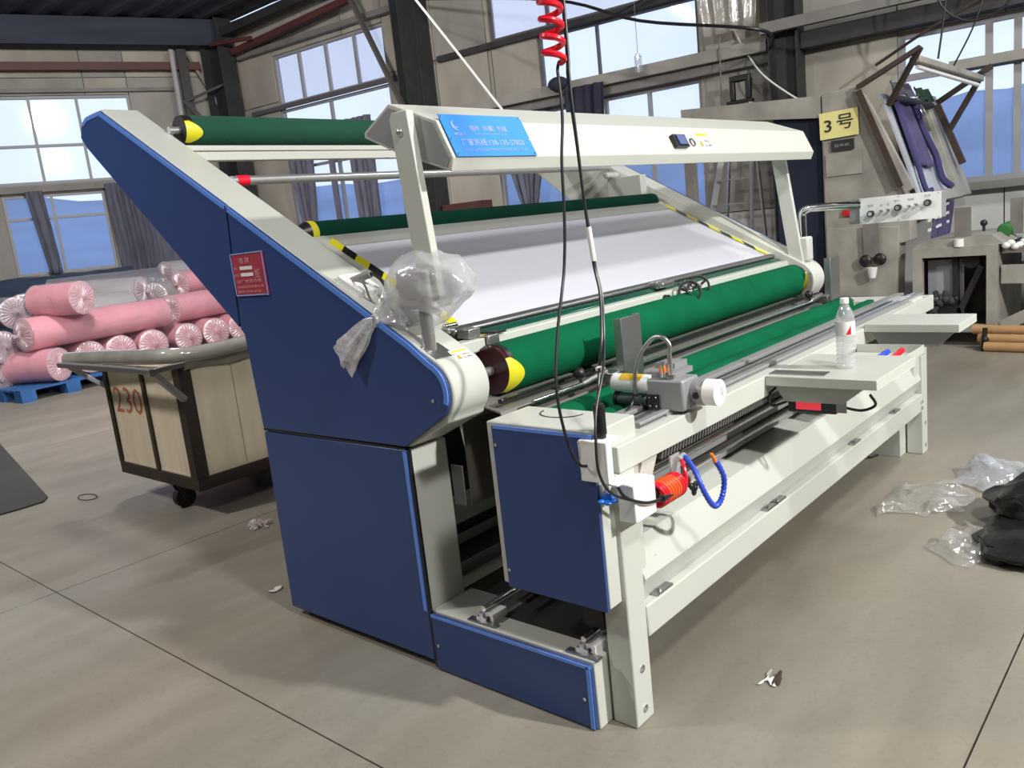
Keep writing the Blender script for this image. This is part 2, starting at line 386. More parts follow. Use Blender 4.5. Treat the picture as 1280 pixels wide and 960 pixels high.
# ledges, girts and purlins of the wall frame
def trim(n, mb, mt): return build(mb, 'trim_%d' % n, mt, kind='structure', smooth=False)
trim(2, MB(FR).box(.5, 4.45, .03, .14, 4.93, 5.02), GREYST)
trim(3, MB(FR).box(.6, 4.4, .01, .07, 3.93, 4.0), FRAMED)
trim(4, MB(FR).box(5.05, 10.2, .01, .08, 4.03, 4.11), COLS)
trim(5, MB(FR).box(5.05, 10.1, .10, .22, 3.18, 3.32), WALLP2)
trim(6, MB(FR).box(5.05, 10.1, .01, .12, 3.06, 3.17), GREYST)
trim(7, MB(FR).box(10.5, 17, .02, .24, 3.12, 3.30), COLS)
trim(8, MB(FR).box(10.1, 17, .34, .44, 3.33, 3.45), GREYST)
trim(9, MB(FR).box(11.4, 17, .01, .14, 1.33, 1.41), GREYST)
trim(10, MB(FR).box(12.0, 17, .01, .10, 2.60, 2.70), WALLP2)
trim(11, MB(FL).box(1.0, 12, .01, .10, 4.50, 4.56), GREYST)
trim(12, MB(FL).box(1.0, 12, .01, .10, 2.88, 2.99), GREYST)
trim(13, MB(FR).box(5.0, 5.75, .01, .3, 1.72, 1.90), REDST)
def steel(mb, name, mt, label, cat='beam', group=None): return one(mb, name, mt, label, cat, group, smooth=False)
def hcol(s, fr, wd, dp, o, z1=ZC - .02):
    f = MB(fr); f.box(s, s + .02, o, o + dp, 0, z1); f.box(s + wd - .02, s + wd, o, o + dp, 0, z1); f.box(s + .02, s + wd - .02, o + dp / 2 - .01, o + dp / 2 + .01, 0, z1); return f
steel(hcol(-.02, FR, .52, .34, .16), 'steel_column', COLS, 'dark steel column in the corner where the two walls meet', 'column')
steel(hcol(4.45, FR, .48, .3, .03), 'steel_column', COLS, 'dark steel column between the tall frosted windows, crossed by a diagonal brace', 'column')
steel(hcol(10.15, FR, .34, .3, .03), 'steel_column', COLS, 'dark steel column on the right above the white lamp hood', 'column')
steel(MB(FR).beam((3.62, .42, 5.50), (4.62, .42, 3.32), .09, .05), 'diagonal_brace', mat('brace_grey', (.09, .085, .075), .6), 'grey diagonal brace running down to the middle steel column', 'brace')
steel(MB(FR).beam((.62, .28, 5.03), (3.6, .28, 5.24), .10, .10), 'roof_pipe', REDST, 'dark red square tube above the tall frosted window', 'beam')
steel(MB(FR).beam((.52, .36, 5.38), (3.6, .36, 5.52), .12, .14), 'roof_beam', COLS, 'dark upper beam running parallel above the dark red tube', 'beam')
steel(MB(FR).beam((.3, .5, 5.2), (1.3, .40, 5.12), .06, .06), 'tie_bar', REDST, 'short dark red tie bar from corner column to red tube', 'beam')
steel(MB(FL).box(.5, 9, .10, .20, 4.84, 4.97), 'wall_girt', REDST, 'long dark red girt across the left wall above the window', 'beam')
steel(MB(FL).cyl((1.02, .3, 0), (.98, .3, 5.15), .045), 'downpipe', LGREYF, 'pale vertical pipe at the left wall beside the corner', 'pipe')
steel(MB(FL).box(.72, .88, .14, .24, 0, 5.18), 'steel_post', COLS, 'dark steel post right beside the pale vertical pipe', 'column')
steel(MB(FL).beam((.88, .22, 4.3), (.1, .36, 3.2), .10, .08), 'diagonal_brace', COLS, 'dark diagonal brace low between steel post and corner column', 'brace')
steel(MB(FL).beam((.70, .10, 5.16), (.0, .12, 3.6), .08, .05), 'diagonal_brace', GREYST, 'grey diagonal brace high on the left wall beside corner column', 'brace')
steel(MB(FL).beam((.86, .26, 4.28), (.0, .5, 4.60), .04, .04), 'tie_bar', COLS, 'thin dark tie bar from steel post up to corner column', 'beam')
# curtains: wavy sheets
def curtain(fr, s0, s1, z0, z1, o, mt, name, label, gather=0, waves=7, amp=.05, lean=0):
    m_ = MB(fr); ns, nz_ = waves * 8, 12; vs = []; fs = []
    for j in range(nz_ + 1):
        t = j / nz_; z = z0 + (z1 - z0) * t; k = 1 - gather * (1 - t) ** 1.5
        for i in range(ns + 1):
            u = i / ns; s_ = (s0 + s1) / 2 + (u - .5) * (s1 - s0) * k + lean * (1 - t)
            vs.append((s_, o + amp * math.sin(u * waves * 6.283 + math.sin(t * 3) * .8) * (.6 + .4 * math.sin(u * 9 + 1)), z))
    for j in range(nz_):
        for i in range(ns): fs.append((j * (ns + 1) + i, j * (ns + 1) + i + 1, (j + 1) * (ns + 1) + i + 1, (j + 1) * (ns + 1) + i))
    m_.add(vs, fs); c = one(m_, name, mt, label, 'curtain')
    sm = c.modifiers.new('thick', 'SOLIDIFY'); sm.thickness = .006; return c
curtain(FL, .95, 2.45, .9, 2.95, .16, CURT, 'curtain', 'grey gathered curtain hanging at the right of the left wall window', .1, 9, .06)
curtain(FL, 3.42, 3.68, 1.5, 2.9, .12, CURT, 'curtain', 'narrow grey curtain strip hanging inside the left window', .25, 2, .03, -.1)
curtain(FR, 1.55, 2.15, 1.7, 3.1, .16, CURT, 'curtain', 'grey curtain bunched at the left side of the window behind the chrome bar', .55, 4, .06)
curtain(FR, 3.05, 3.62, 1.5, 3.5, .16, CURT, 'curtain', 'grey curtain tied in folds near the middle steel column', .2, 4, .06)
curtain(FR, 2.5, 2.64, 1.5, 3.2, .14, CURT, 'curtain', 'thin rolled grey curtain hanging between two bunched curtains', .1, 1, .03)
curtain(FR, 6.15, 6.95, 1.7, 3.02, .16, CURT, 'curtain', 'grey curtain swept aside under the lamp hood in the window right of the column', .7, 5, .05, .0)
curtain(FR, 7.35, 7.95, 2.7, 3.22, .26, CURTD, 'dark_cloth', 'dark blue cloth thrown over the wall ledge above the lamp hood', .1, 4, .04)
one(MB(FR).sphere((7.28, .3, 3.3), .12, 14, (1.3, .9, .8)), 'rolled_cloth', CURTD, 'dark rolled cloth bundle on the wall ledge', 'cloth')
# small things on the right wall
jr = thing('glass_jar', COR + DR * 8.5 + UP * 3.22 - NR * .32, 'small clear jar hanging by a string in front of the wall ledge', 'jar')
build(MB(FR).cyl((8.5, .32, 3.22), (8.5, .32, 3.42), .05), 'body', PETM, jr); build(MB(FR).cyl((8.5, .32, 3.42), (8.5, .32, 3.45), .03), 'lid', LABELW, jr)
build(MB(FR).cyl((8.5, .32, 3.45), (8.5, .32, 4.07), .004, 6), 'string', GREYST, jr)
def wire(pts, r, mt, name, label, cat='cable'): return one(MB().tube(pts, r, 8), name, mt, label, cat)
Rp = lambda s, o, z: COR + DR * s - NR * o + UP * z
wire([(5, 5.9, 4.5), (5, 5.477, 3.983), (5, 4.9, 3.27), (5, 4.43, 2.68), (5.0, 4.1, 2.3)], .014, LABELW, 'white_rope', 'thin white rope slanting down behind the lamp hood', 'rope')
wire([Rp(5.0, .4, 4.9), (7.0, 5.141, 4.142), (7.0, 3.92, 3.62), (7.2, 2.6, 3.25), Rp(10.2, .3, 3.2)], .018, BLACK, 'black_cable', 'black cable sagging across the upper window to the right column')
wire([Rp(7.1, .2, 4.0), Rp(7.9, .2, 3.97), Rp(8.6, .2, 4.1), Rp(10.2, .2, 4.35)], .012, BLACK, 'black_cable', 'thin black cable along the top of the clear upper window')
wire([Rp(9.65, .02, 3.53), Rp(9.81, .1, 3.25), Rp(10.09, .36, 2.9), Rp(10.43, .4, 2.6), Rp(10.6, .45, 2.5)], .011, LABELW, 'white_rope', 'thin white rope sloping past the right steel column', 'rope')
wire([Rp(12.0, 1.0, 3.5), Rp(12.05, 1.0, 3.13), Rp(12.3, 1.0, 2.93), Rp(12.6, 1.0, 3.02), Rp(12.75, 1.0, 3.4)], .012, BLACK, 'black_cable', 'black cable looping down at the top right corner')
wire([Rp(9.5, .25, ZC - .1), Rp(9.55, .25, 3.5), Rp(9.5, .25, 1.9)], .008, GREYST, 'grey_rope', 'thin grey cord hanging against the panel left of the right column', 'cord')

wire([Rp(12.12, 1.0, 3.6), Rp(12.09, 1.0, 3.15), Rp(12.02, 1.0, 2.64)], .010, BLACK, 'black_strap', 'thin black strap hanging left above the lamp trough of the old machine', 'strap')
wire([Rp(12.5, 1.0, 3.5), Rp(12.35, 1.0, 2.94), Rp(12.13, 1.0, 2.50)], .008, BLACK, 'black_strap', 'thin black strap slanting down to the right end of the lamp trough', 'strap')
wire([Rp(11.35, .5, 2.75), Rp(11.9, .6, 3.0), Rp(12.6, .6, 3.28)], .016, RUSTB, 'iron_rod', 'thin brown iron rod rising to the right across the big right window', 'rod')
pl_ = curtain(FR, 9.25, 10.12, 3.46, 5.2, .30, clearmat('polythene', (.6, .58, .52), .55, .25, .12, 5), 'plastic_sheet', 'dusty translucent plastic sheet hanging left of the right steel column', .25, 4, .04)

# outside: ground and hazy hills
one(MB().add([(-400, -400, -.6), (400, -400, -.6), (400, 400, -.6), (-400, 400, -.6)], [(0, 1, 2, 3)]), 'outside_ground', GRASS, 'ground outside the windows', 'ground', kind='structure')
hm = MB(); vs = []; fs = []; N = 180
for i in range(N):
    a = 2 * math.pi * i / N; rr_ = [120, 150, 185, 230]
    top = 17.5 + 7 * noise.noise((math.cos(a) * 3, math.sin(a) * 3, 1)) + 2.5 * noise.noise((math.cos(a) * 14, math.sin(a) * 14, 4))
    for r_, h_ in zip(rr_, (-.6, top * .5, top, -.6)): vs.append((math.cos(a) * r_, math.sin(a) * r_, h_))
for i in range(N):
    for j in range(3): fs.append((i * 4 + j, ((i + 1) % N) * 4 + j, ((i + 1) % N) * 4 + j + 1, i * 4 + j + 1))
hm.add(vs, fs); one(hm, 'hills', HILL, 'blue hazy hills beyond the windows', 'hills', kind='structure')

# ------------------------------------------------------------------ fabric rolls on pallets
def wrapped_roll(name, L, r, body_mt, label, group=None, seed=1):
    """roll along +X starting at x=0, axis at z=0"""
    rnd = random.Random(seed); t = thing(name, (0, 0, 0), label, 'fabric roll', group)
    xs_ = [0.02] + [L * (i + .5) / 14 for i in range(14)] + [L - .02]
    build(MB().rings([(x, 0, 0) for x in xs_], [r * (1 - .03 * rnd.random()) for _ in xs_], 28), 'fabric_core', body_mt, t)
    prof = [(L * i / 18, r * (1.03 + .02 * rnd.random())) for i in range(19)]
    w_ = MB(); n = 40; vs = []; fs = []
    for i, (x, rr) in enumerate(prof):
        for k in range(n):
            a = 6.283 * k / n; q = rr * (1 + .02 * noise.noise((x * 6, k * .7, seed))); vs.append((x, q * math.cos(a), q * math.sin(a)))
    for i in range(len(prof) - 1):
        for k in range(n): fs.append((i * n + k, i * n + (k + 1) % n, (i + 1) * n + (k + 1) % n, (i + 1) * n + k))
    build(w_.add(vs, fs), 'plastic_wrap', WRAP, t)
    for sgn, x_ in ((-1, 0), (1, L)):
        e = MB(); n = 48; vs = []; fs = []; pr = [(0, 1.03), (.008, .97), (.02, .75), (.03, .5), (.03, .25), (.04, .13), (.055, .07), (.075, .08), (.095, .12), (.11, .07)]
        for dx, q in pr:
            for k in range(n):
                a = 6.283 * k / n; pl = 1 + .10 * math.cos(k * math.pi) * (1 if q < .9 else .1)
                vs.append((x_ + sgn * (dx + (.008 * math.cos(k * math.pi) if .2 < q < 1 else 0)), q * r * math.cos(a) * (pl if q < .3 else 1), q * r * math.sin(a) * (pl if q < .3 else 1)))
        for i in range(len(pr) - 1):
            for k in range(n): fs.append((i * n + k, i * n + (k + 1) % n, (i + 1) * n + (k + 1) % n, (i + 1) * n + k))
        build(e.add(vs, fs), 'gathered_end', WRAPE, t)
    return t
def aim(d):  # euler turning +X to direction d
    return Vector(d).to_track_quat('X', 'Z').to_euler()
pk = wrapped_roll('fabric_roll', 1.7, .205, PINK, 'pink', 'pink fabric rolls on the pallets', 3)
GP = 'pink fabric rolls on the pallets'
spec = [((2.221, 9.8, .375), (-.45, .9, 0), 'pink wrapped fabric roll at the left front corner of the blue pallet'),
        ((2.69, 10.0, .375), (-.05, 1, 0), 'pink wrapped fabric roll second from left in the bottom row'),
        ((3.14, 10.1, .375), (0, 1, 0), 'pink wrapped fabric roll third from left in the bottom row'),
        ((3.60, 10.1, .375), (.04, 1, 0), 'pink wrapped fabric roll fourth from left in the bottom row'),
        ((4.18, 10.2, .375), (0, 1, 0), 'pink wrapped fabric roll behind the middle of the cart rim'),
        ((4.68, 10.3, .375), (.05, 1, 0), 'pink wrapped fabric roll behind the right part of the cart rim'),
        ((5.16, 10.4, .375), (0, 1, 0), 'pink wrapped fabric roll of the bottom row half behind the blue machine end'),
        ((1.95, 10.02, .79), (2.06, .38, 0), 'long pink wrapped fabric roll lying crosswise on the bottom row'),
        ((4.18, 10.60, .80), (1.7, .45, 0), 'pink wrapped fabric roll lying crosswise, running behind the blue machine'),
        ((2.58, 9.62, 1.17), (-.40, .92, .0), 'pink wrapped fabric roll on top of the pile with gathered end to the front'),
        ((4.75, 11.3, 1.13), (1.5, .35, 0), 'pink fabric roll high at the back, half behind the slanted blue arm')]
for i, (p, d, lb) in enumerate(spec):
    sc = (1.2, 1, 1) if i == 7 else ((.42, 1, 1) if i == 0 else ((.42, 1.0, 1.0) if i == 9 else (1, 1, 1)))
    if i == 0: pk.location = p; pk.rotation_euler = aim(d); pk.scale = sc; pk['label'] = lb
    else: dup(pk, p, aim(d), sc, lb)
gr = wrapped_roll('fabric_roll', 1.5, .2, GREYF, 'blue-grey wrapped fabric roll at the left edge, topmost, gathered end to the front', 'blue-grey fabric rolls', 5)
gr.location = (2.02, 10.3, 1.06); gr.rotation_euler = aim((.1, 1, 0))
dup(gr, (1.80, 10.3, .66), aim((-.25, 1, 0)), label='blue-grey wrapped fabric roll at the left edge, middle one')
dup(gr, (1.66, 10.35, .26), aim((-.3, 1, 0)), label='blue-grey wrapped fabric roll at the left edge, lowest one')
dup(gr, (2.25, 10.7, 1.08), aim((.5, 1, 0)), label='blue-grey fabric roll just behind the top pink roll')
nv = wrapped_roll('fabric_roll', 1.6, .2, NAVYC, 'navy wrapped fabric roll behind the clear grey roll', 'navy fabric rolls', 8)
nv.location = (3.05, 11.9, 1.22); nv.rotation_euler = aim((1, -.12, 0))
dup(nv, (4.0, 12.1, 1.18), aim((1, .1, 0)), label='navy wrapped fabric roll at the back beside the grey curtain')
cl = wrapped_roll('fabric_roll', 1.0, .22, LGREYF, 'light grey wrapped fabric roll lying beside the top pink roll', 'light grey fabric rolls', 9)
cl.location = (3.95, 10.9, 1.10); cl.rotation_euler = aim((-.62, .8, .03))
dup(cl, (4.30, 11.3, .98), aim((.8, .6, 0)), label='light grey wrapped roll behind the crosswise pink rolls')
dup(cl, (2.75, 10.75, .92), aim((1, .15, 0)), label='light grey wrapped roll low behind the top pink roll')
dup(cl, (4.9, 12.0, 1.28), aim((1, .2, 0)), label='light grey wrapped roll at the far back beside the slanted blue arm')
dup(nv, (3.2, 12.0, .80), aim((1, -.1, 0)), label='navy wrapped fabric roll hidden low behind the light grey rolls')
# blue plastic pallets
def pallet(loc, rz, label):
    t = thing('plastic_pallet', loc, label, 'pallet', 'blue pallets under the rolls')
    lx, ly = 1.3, 1.1
    for i in range(7): build(MB((V3(loc), Vector((1, 0, 0)), Vector((0, 1, 0)), UP)).box(-lx / 2, lx / 2, -ly / 2 + i * .16, -ly / 2 + i * .16 + .13, .13, .155), 'deck_board', PALB, t)
    for i in range(3):
        for j in range(3):
            x = -lx / 2 + .09 + i * (lx - .18) / 2; y = -ly / 2 + .09 + j * (ly - .18) / 2
            build(MB((V3(loc), Vector((1, 0, 0)), Vector((0, 1, 0)), UP)).box(x - .09, x + .09, y - .09, y + .09, 0, .13), 'foot', PALB, t)
    t.rotation_euler = (0, 0, rz); return t
p1 = pallet((2.25, 10.3, 0), .12, 'blue plastic pallet under the left front pink rolls')
dup(p1, (.95, 10.8, 0), (0, 0, .1), label='blue plastic pallet at the left edge under the blue-grey rolls')
dup(p1, (3.72, 10.75, 0), (0, 0, .05), label='blue plastic pallet under the middle pink rolls')
dup(p1, (5.2, 11.0, 0), (0, 0, .05), label='blue plastic pallet under the right pink rolls, behind the cart')
dup(p1, (3.6, 12.1, 0), (0, 0, -.1), label='blue plastic pallet at the back under the navy rolls')
# long heap covered with blue-grey cloth against the left wall
hp = MB(FL); vs = []; fs = []; n1, n2 = 40, 14
for i in range(n1 + 1):
    s_ = 2.3 + 3.6 * i / n1
    for j in range(n2 + 1):
        t = j / n2
        o_, z_ = ((.95, t * 4 * 1.42) if t < .25 else ((.95 - (t - .25) * 2 * .85, 1.42 + .06 * math.sin((t - .25) * 6.28)) if t < .75 else (.10, 1.42 * (1 - (t - .75) * 4))))
        k = .03 * noise.noise((s_ * 3, j * .5, 0)); vs.append((s_, o_ + k, max(0, z_ + (k if z_ > .2 else 0))))
for i in range(n1):
    for j in range(n2): fs.append((i * (n2 + 1) + j, i * (n2 + 1) + j + 1, (i + 1) * (n2 + 1) + j + 1, (i + 1) * (n2 + 1) + j))
hp.add(vs, fs); hp.add([vs[j] for j in range(n2 + 1)], [list(range(n2 + 1))]); hp.add([vs[n1 * (n2 + 1) + j] for j in range(n2 + 1)], [list(range(n2 + 1))])
one(hp, 'covered_heap', NAVYC, 'long stack covered with blue-grey cloth below the left wall window', 'cloth stack')

# ------------------------------------------------------------------ board cart with number 230
ct = thing('fabric_cart', (1.35, 3.65, 0), 'cream board cart on casters with brown iron frame, 230 painted on its end', 'cart')
cx0, cx1, cy0, cy1, cz0, cz1 = .46, 2.2, 3.13, 4.13, .17, .90
build(MB().box(cx0 - .012, cx1 + .012, cy0 - .012, cy1 + .012, cz0 - .0, cz0 + .075), 'base_frame', IRON, ct, bevel=.004)
build(MB().box(cx0, cx1, cy0, cy1, cz0 + .076, cz0 + .09), 'floor_board', PLY, ct)
for i in range(6): build(MB().box(cx0 + .05 + i * .273, cx0 + .05 + i * .273 + .268, cy0, cy0 + .02, cz0 + .09, cz1), 'board', PLY, ct)
build(MB().box(cx0 + .01, cx1 - .01, cy1 - .02, cy1, cz0 + .09, cz1), 'board', PLY, ct)
build(MB().box(cx1 - .02, cx1, cy0 + .02, cy1 - .02, cz0 + .09, cz1), 'board', PLY, ct)
eb1 = build(MB().box(cx0 + .002, cx0 + .018, cy0 + .035, 3.60, cz0 + .09, cz1), 'board', PLY, ct)
eb2 = build(MB().box(cx0 + .002, cx0 + .018, 3.61, cy1 - .035, cz0 + .09, cz1), 'board', PLY, ct)
build(txt(MB(), '230', (cx0 + .002, 4.06, .585), (0, -1, 0), (0, 0, 1), .38, .17), 'painted_number', REDPAINT, eb2, smooth=False)
for (x, y, a, b) in ((cx0 - .012, cy0 - .012, .045, .045), (cx0 - .012, cy1 - .033, .045, .045), (cx1 - .033, cy0 - .012, .045, .045), (cx1 - .033, cy1 - .033, .045, .045), (cx0 - .014, cy0 - .014, .075, .04), (cx0 - .0155, cy0 - .0155, .04, .075)):
    build(MB().box(x, x + a, y, y + b, cz0 + .075, cz1 + .02), 'corner_iron', IRON, ct)
build(MB().box(cx0 - .014, cx0 + .001, 3.585, 3.62, cz0 + .075, cz1), 'middle_iron', RUSTB, ct)
hf = MB(); hf.beam((.27, 3.03, .925), (.27, 4.3, .925), .05, .03); hf.beam((.27, 3.05, .925), (cx0, 3.05, .93), .03, .03); hf.beam((.27, 4.28, .925), (cx0, 4.28, .93), .03, .03)
hf.beam((.28, 4.2, .91), (.47, 4.15, .74), .03, .03); hf.beam((.28, 3.06, .91), (.46, 3.12, .72), .035, .035)
build(hf, 'push_handle', STEEL, ct, bevel=.004)
rim = MB().tube([(.33, 4.32, .95), (.36, 3.9, .965), (.38, 3.45, .975), (.42, 3.16, .98), (.62, 3.09, .97), (1.1, 3.08, .985), (1.7, 3.08, 1.0), (2.2, 3.12, .99)], .045, 14)
LINER = mat('liner_film', (.36, .35, .31), .16, .0, var=.25, vscale=6, coat=.6, bump=.3, bscale=18)
build(rim, 'liner_rim', LINER, ct)
sk = MB(); vs = []; fs = []
for i in range(31):
    x = cx0 + .02 + (cx1 - cx0) * i / 30; vs += [(x, cy0 - .05 - .01 * math.sin(i * 1.7), .99), (x, cy0 - .055 - .008 * math.sin(i * 1.3), .94), (x, cy0 - .02, .885 + .01 * math.sin(i * .9))]
for i in range(30): fs += [(3 * i, 3 * i + 3, 3 * i + 4, 3 * i + 1), (3 * i + 1, 3 * i + 4, 3 * i + 5, 3 * i + 2)]
build(sk.add(vs, fs), 'liner_flap', LINER, ct)
for x, y in ((.53, 3.50), (1.35, 3.24), (1.35, 4.02), (2.1, 3.63)):
    cs = build(MB().box(x - .05, x + .05, y - .05, y + .05, .150, .17).beam((x - .03, y, .15), (x, y, .07), .05, .008).beam((x - .03, y - .035, .15), (x, y - .035, .06), .01, .03).beam((x - .03, y + .035, .15), (x, y + .035, .06), .01, .03), 'caster', IRON, ct)
    build(MB().cyl((x, y - .025, .065), (x, y + .025, .065), .065, 20), 'wheel', RUB, cs)

# ------------------------------------------------------------------ step ladder
ld = thing('step_ladder', (7.75, 3.4, 0), 'grey aluminium step ladder standing by the wall behind the machine', 'ladder')
LA, LB, LT = Vector((7.6, 3.82, 0)), Vector((7.6, 3.02, 0)), 2.62
ta, tb = Vector((7.95, 3.33, LT)), Vector((7.95, 3.07, LT))
build(MB().beam(LA, ta, .03, .07), 'rail', LGREYF, ld); build(MB().beam(LB, tb, .03, .07), 'rail', LGREYF, ld)
for i in range(1, 9):
    t = i / 9.0; build(MB().beam(LA.lerp(ta, t), LB.lerp(tb, t), .05, .022), 'rung', ALU, ld)
build(MB().box(7.9, 8.0, 3.04, 3.36, LT, LT + .04).box(7.92, 7.98, 3.06, 3.12, LT + .04, LT + .26).box(7.92, 7.98, 3.26, 3.32, LT + .04, LT + .26).box(7.92, 7.98, 3.06, 3.32, LT + .26, LT + .32), 'top_step', BLACK, ld, bevel=.01)
build(MB().beam((8.3, 3.75, 0), (7.98, 3.33, LT), .025, .04), 'rear_leg', ALU, ld); build(MB().beam((8.3, 3.05, 0), (7.98, 3.08, LT), .025, .04), 'rear_leg', ALU, ld)

# ------------------------------------------------------------------ old machine number 3 at the right
m3 = thing('old_inspection_machine', (7.2, .9, 0), 'old dusty beige inspection machine with yellow 3 sign and purple cloth', 'machine')
build(MB().prism([(1.70, .05), (1.70, 2.39), (1.39, 2.42), (1.33, 2.30), (.92, 1.24), (.92, .96), (1.02, .94), (1.06, .05)], 6.5, 6.72), 'side_housing', OLDP, m3, bevel=.01)
sh = build(MB().prism([(1.68, 1.13), (1.68, .46), (1.05, .45), (1.01, 1.10)], 6.47, 6.5), 'access_panel', OLDP, m3, bevel=.004)
build(MB().beam((6.43, 1.25, 1.14), (6.43, 1.24, .83), .14, .02, (1, 0, 0)), 'lever_plate', OLDP2, sh)
build(MB().sphere((6.42, 1.30, .80), .06, 12, (.5, 1, 1)).sphere((6.42, 1.17, .81), .06, 12, (.5, 1, 1)), 'lever_knob', BLACK, sh)
build(MB().cyl((6.40, 1.235, .74), (6.40, 1.235, .64), .05, 12, .03), 'lever_tip', LABELW, sh)
build(MB().beam((6.47, 1.35, 2.40), (6.47, .90, 1.42), .06, .07, (1, 0, 0)), 'slanted_rail', OLDP, m3)
build(MB().beam((6.44, 1.34, 2.39), (6.44, .80, 2.63), .05, .04).beam((6.44, .80, 2.63), (6.6, 1.12, 2.2), .04, .04).beam((6.44, 1.33, 2.36), (6.44, .98, 1.46), .05, .05), 'lamp_frame', RUSTB, m3)
build(MB().beam((8.0, 1.06, 2.26), (8.0, .56, 2.53), .05, .05).beam((8.0, .64, 2.47), (8.0, .95, 1.96), .05, .05).beam((8.0, 1.06, 2.24), (8.0, .82, 1.62), .06, .06), 'lamp_frame', RUSTB, m3)
build(MB().beam((6.55, .88, 2.55), (7.95, .66, 2.42), .10, .06), 'lamp_trough', OLDP, m3, bevel=.01)
build(MB().cyl((6.6, .87, 2.49), (7.9, .66, 2.36), .02, 10), 'lamp_tube', LABELW, m3)
VT = Vector((0, .31, .951)).normalized(); NTb = Vector((0, -VT.z, VT.y))
F3 = (Vector((6.7, .87, 1.40)), Vector((1, 0, 0)), VT, NTb)
build(MB(F3).box(1.16, 1.62, -.12, 1.0, -.08, .03), 'far_side_frame', OLDP, m3, bevel=.01)
build(MB(F3).box(-.02, 1.16, -.02, .98, -.05, -.03), 'light_table', mat('dusty_table', (.50, .54, .60), .4, var=.15), m3)
build(MB(F3).box(-.1, 1.16, -.13, -.03, -.05, .05), 'lower_rail', OLDP, m3)
build(MB(F3).cyl((-.0, .90, .05), (1.2, .86, .05), .030, 12), 'cloth_bar', DARK, m3)
build(MB(F3).box(.70, 1.14, .62, .86, -.028, -.015), 'dark_patch', OLDP2, m3)
def sheet(fr, u0, u1, v0, v1, n0, name, mt, label, cat='cloth', amp=.015, fold=8, ragged=0):
    s = MB(fr); vs = []; fs = []; nu, nv = 24, 16
    for j in range(nv + 1):
        for i in range(nu + 1):
            u, v = i / nu, j / nv; vv = v0 + (v1 - v0) * v + ragged * (1 - v) * math.sin(u * 5 + 1)
            vs.append((u0 + (u1 - u0) * u, vv, n0 + amp * math.sin(u * fold * 2 + v * 2) + amp))
    for j in range(nv):
        for i in range(nu): fs.append((j * (nu + 1) + i, j * (nu + 1) + i + 1, (j + 1) * (nu + 1) + i + 1, (j + 1) * (nu + 1) + i))
    c = one(s.add(vs, fs), name, mt, label, cat); q = c.modifiers.new('t', 'SOLIDIFY'); q.thickness = .008; return c
sheet(F3, .08, .70, .24, .94, -.01, 'purple_cloth', CLOTHP, 'purple cloth panel lying on the light table of the old machine', ragged=.02)
one(MB(F3).tube([(.10, .92, .03), (.11, .6, .02), (.10, .3, .02), (.06, .0, .02), (.10, -.02, .06)], .025, 8), 'cloth_edge', mat('dark_purple', (.05, .045, .14), .9), 'dark purple gathered cloth edge left of the purple panel', 'cloth')
one(MB(F3).tube([(.68, .92, .03), (.70, .6, .02), (.76, .33, .03), (.74, .1, .02), (.80, -.02, .06)], .035, 8), 'cloth_edge', MATS['dark_purple'], 'dark purple gathered cloth edge right of the purple panel', 'cloth')
sheet(F3, -.1, .62, .92, 1.04, .06, 'grey_cloth', mat('grey_purple_cloth', (.09, .085, .12), .9), 'grey purple cloth strip draped above the purple panel', ragged=.01)
sheet(F3, .63, 1.25, .90, 1.02, .06, 'green_cloth', mat('green_cloth', (.03, .07, .045), .9), 'dark green cloth strip draped beside the grey one between the lamp frames', ragged=.02)
hw = MB(F3)
hw.rings([(.58 + .06 * math.cos(a / 3), .76 + .06 * math.sin(a / 3), .10) for a in range(20)], .008, 6); hw.beam((.52, .76, .10), (.64, .76, .10), .01, .01); hw.beam((.58, .70, .10), (.58, .82, .10), .01, .01)
build(hw, 'handwheel', STEEL, m3)
sheet((Vector((6.95, .90, .90)), Vector((1, .0, 0)), UP, Vector((0, -1, 0))), 0, .75, 0, .36, .0, 'purple_cloth', CLOTHP, 'purple cloth hanging below the table behind the white control panel', amp=.03, fold=6)
for k in range(3): build(MB().beam((6.85, .86, 1.02 + k * .09), (7.6, .86, 1.06 + k * .09), .01, .025), 'pale_rod', LABELW, m3)
bx = MB(); X0, X1 = 6.4, 7.5
for y0, y1, z0, z1 in ((.80, .88, .12, .86), (.20, .28, .12, .86), (.28, .80, .80, .86), (.28, .80, .12, .19)): bx.box(X0, X0 + .07, y0, y1, z0, z1)
bx.box(X0 + .07, X1, .20, .22, .12, .86); bx.box(X0 + .07, X1, .86, .88, .12, .86); bx.box(X0, X1, .20, .88, .86, .885); bx.box(X1 - .02, X1, .22, .86, .12, .86); bx.box(X0 + .07, X1, .22, .86, .12, .14)
for y in (.24, .84):
    for x in (6.45, 7.4): bx.box(x - .03, x + .03, y - .03, y + .03, 0, .12)
build(bx, 'front_box', OLDP, m3)
build(MB().box(6.6, 6.62, .50, .80, .16, .76), 'inner_plate', mat('pale_plate', (.33, .34, .37), .5), m3)
build(MB().beam((6.56, .56, .80), (6.56, .55, .30), .05, .05).beam((6.52, .34, .70), (6.52, .52, .28), .04, .05), 'inner_strut', DARK, m3)
build(MB().cyl((6.50, .60, .28), (6.58, .60, .28), .10, 20), 'inner_pulley', BLACK, m3); build(MB().cyl((6.5, .42, .75), (6.58, .42, .75), .07, 16), 'inner_pulley', BLACK, m3)
lint = MB()
for i in range(26):
    lint.sphere((6.46 + random.random() * .05, .66 + random.gauss(0, .055), .40 + random.gauss(0, .05)), random.uniform(.012, .035), 8)
build(lint, 'lint_clump', mat('lint', (.05, .045, .05), 1), m3, kind='stuff')
build(MB().prism([(.90, .885), (.80, .95), (.25, .97), (.15, .885)], 6.45, 7.5), 'top_ledge', OLDP, m3)
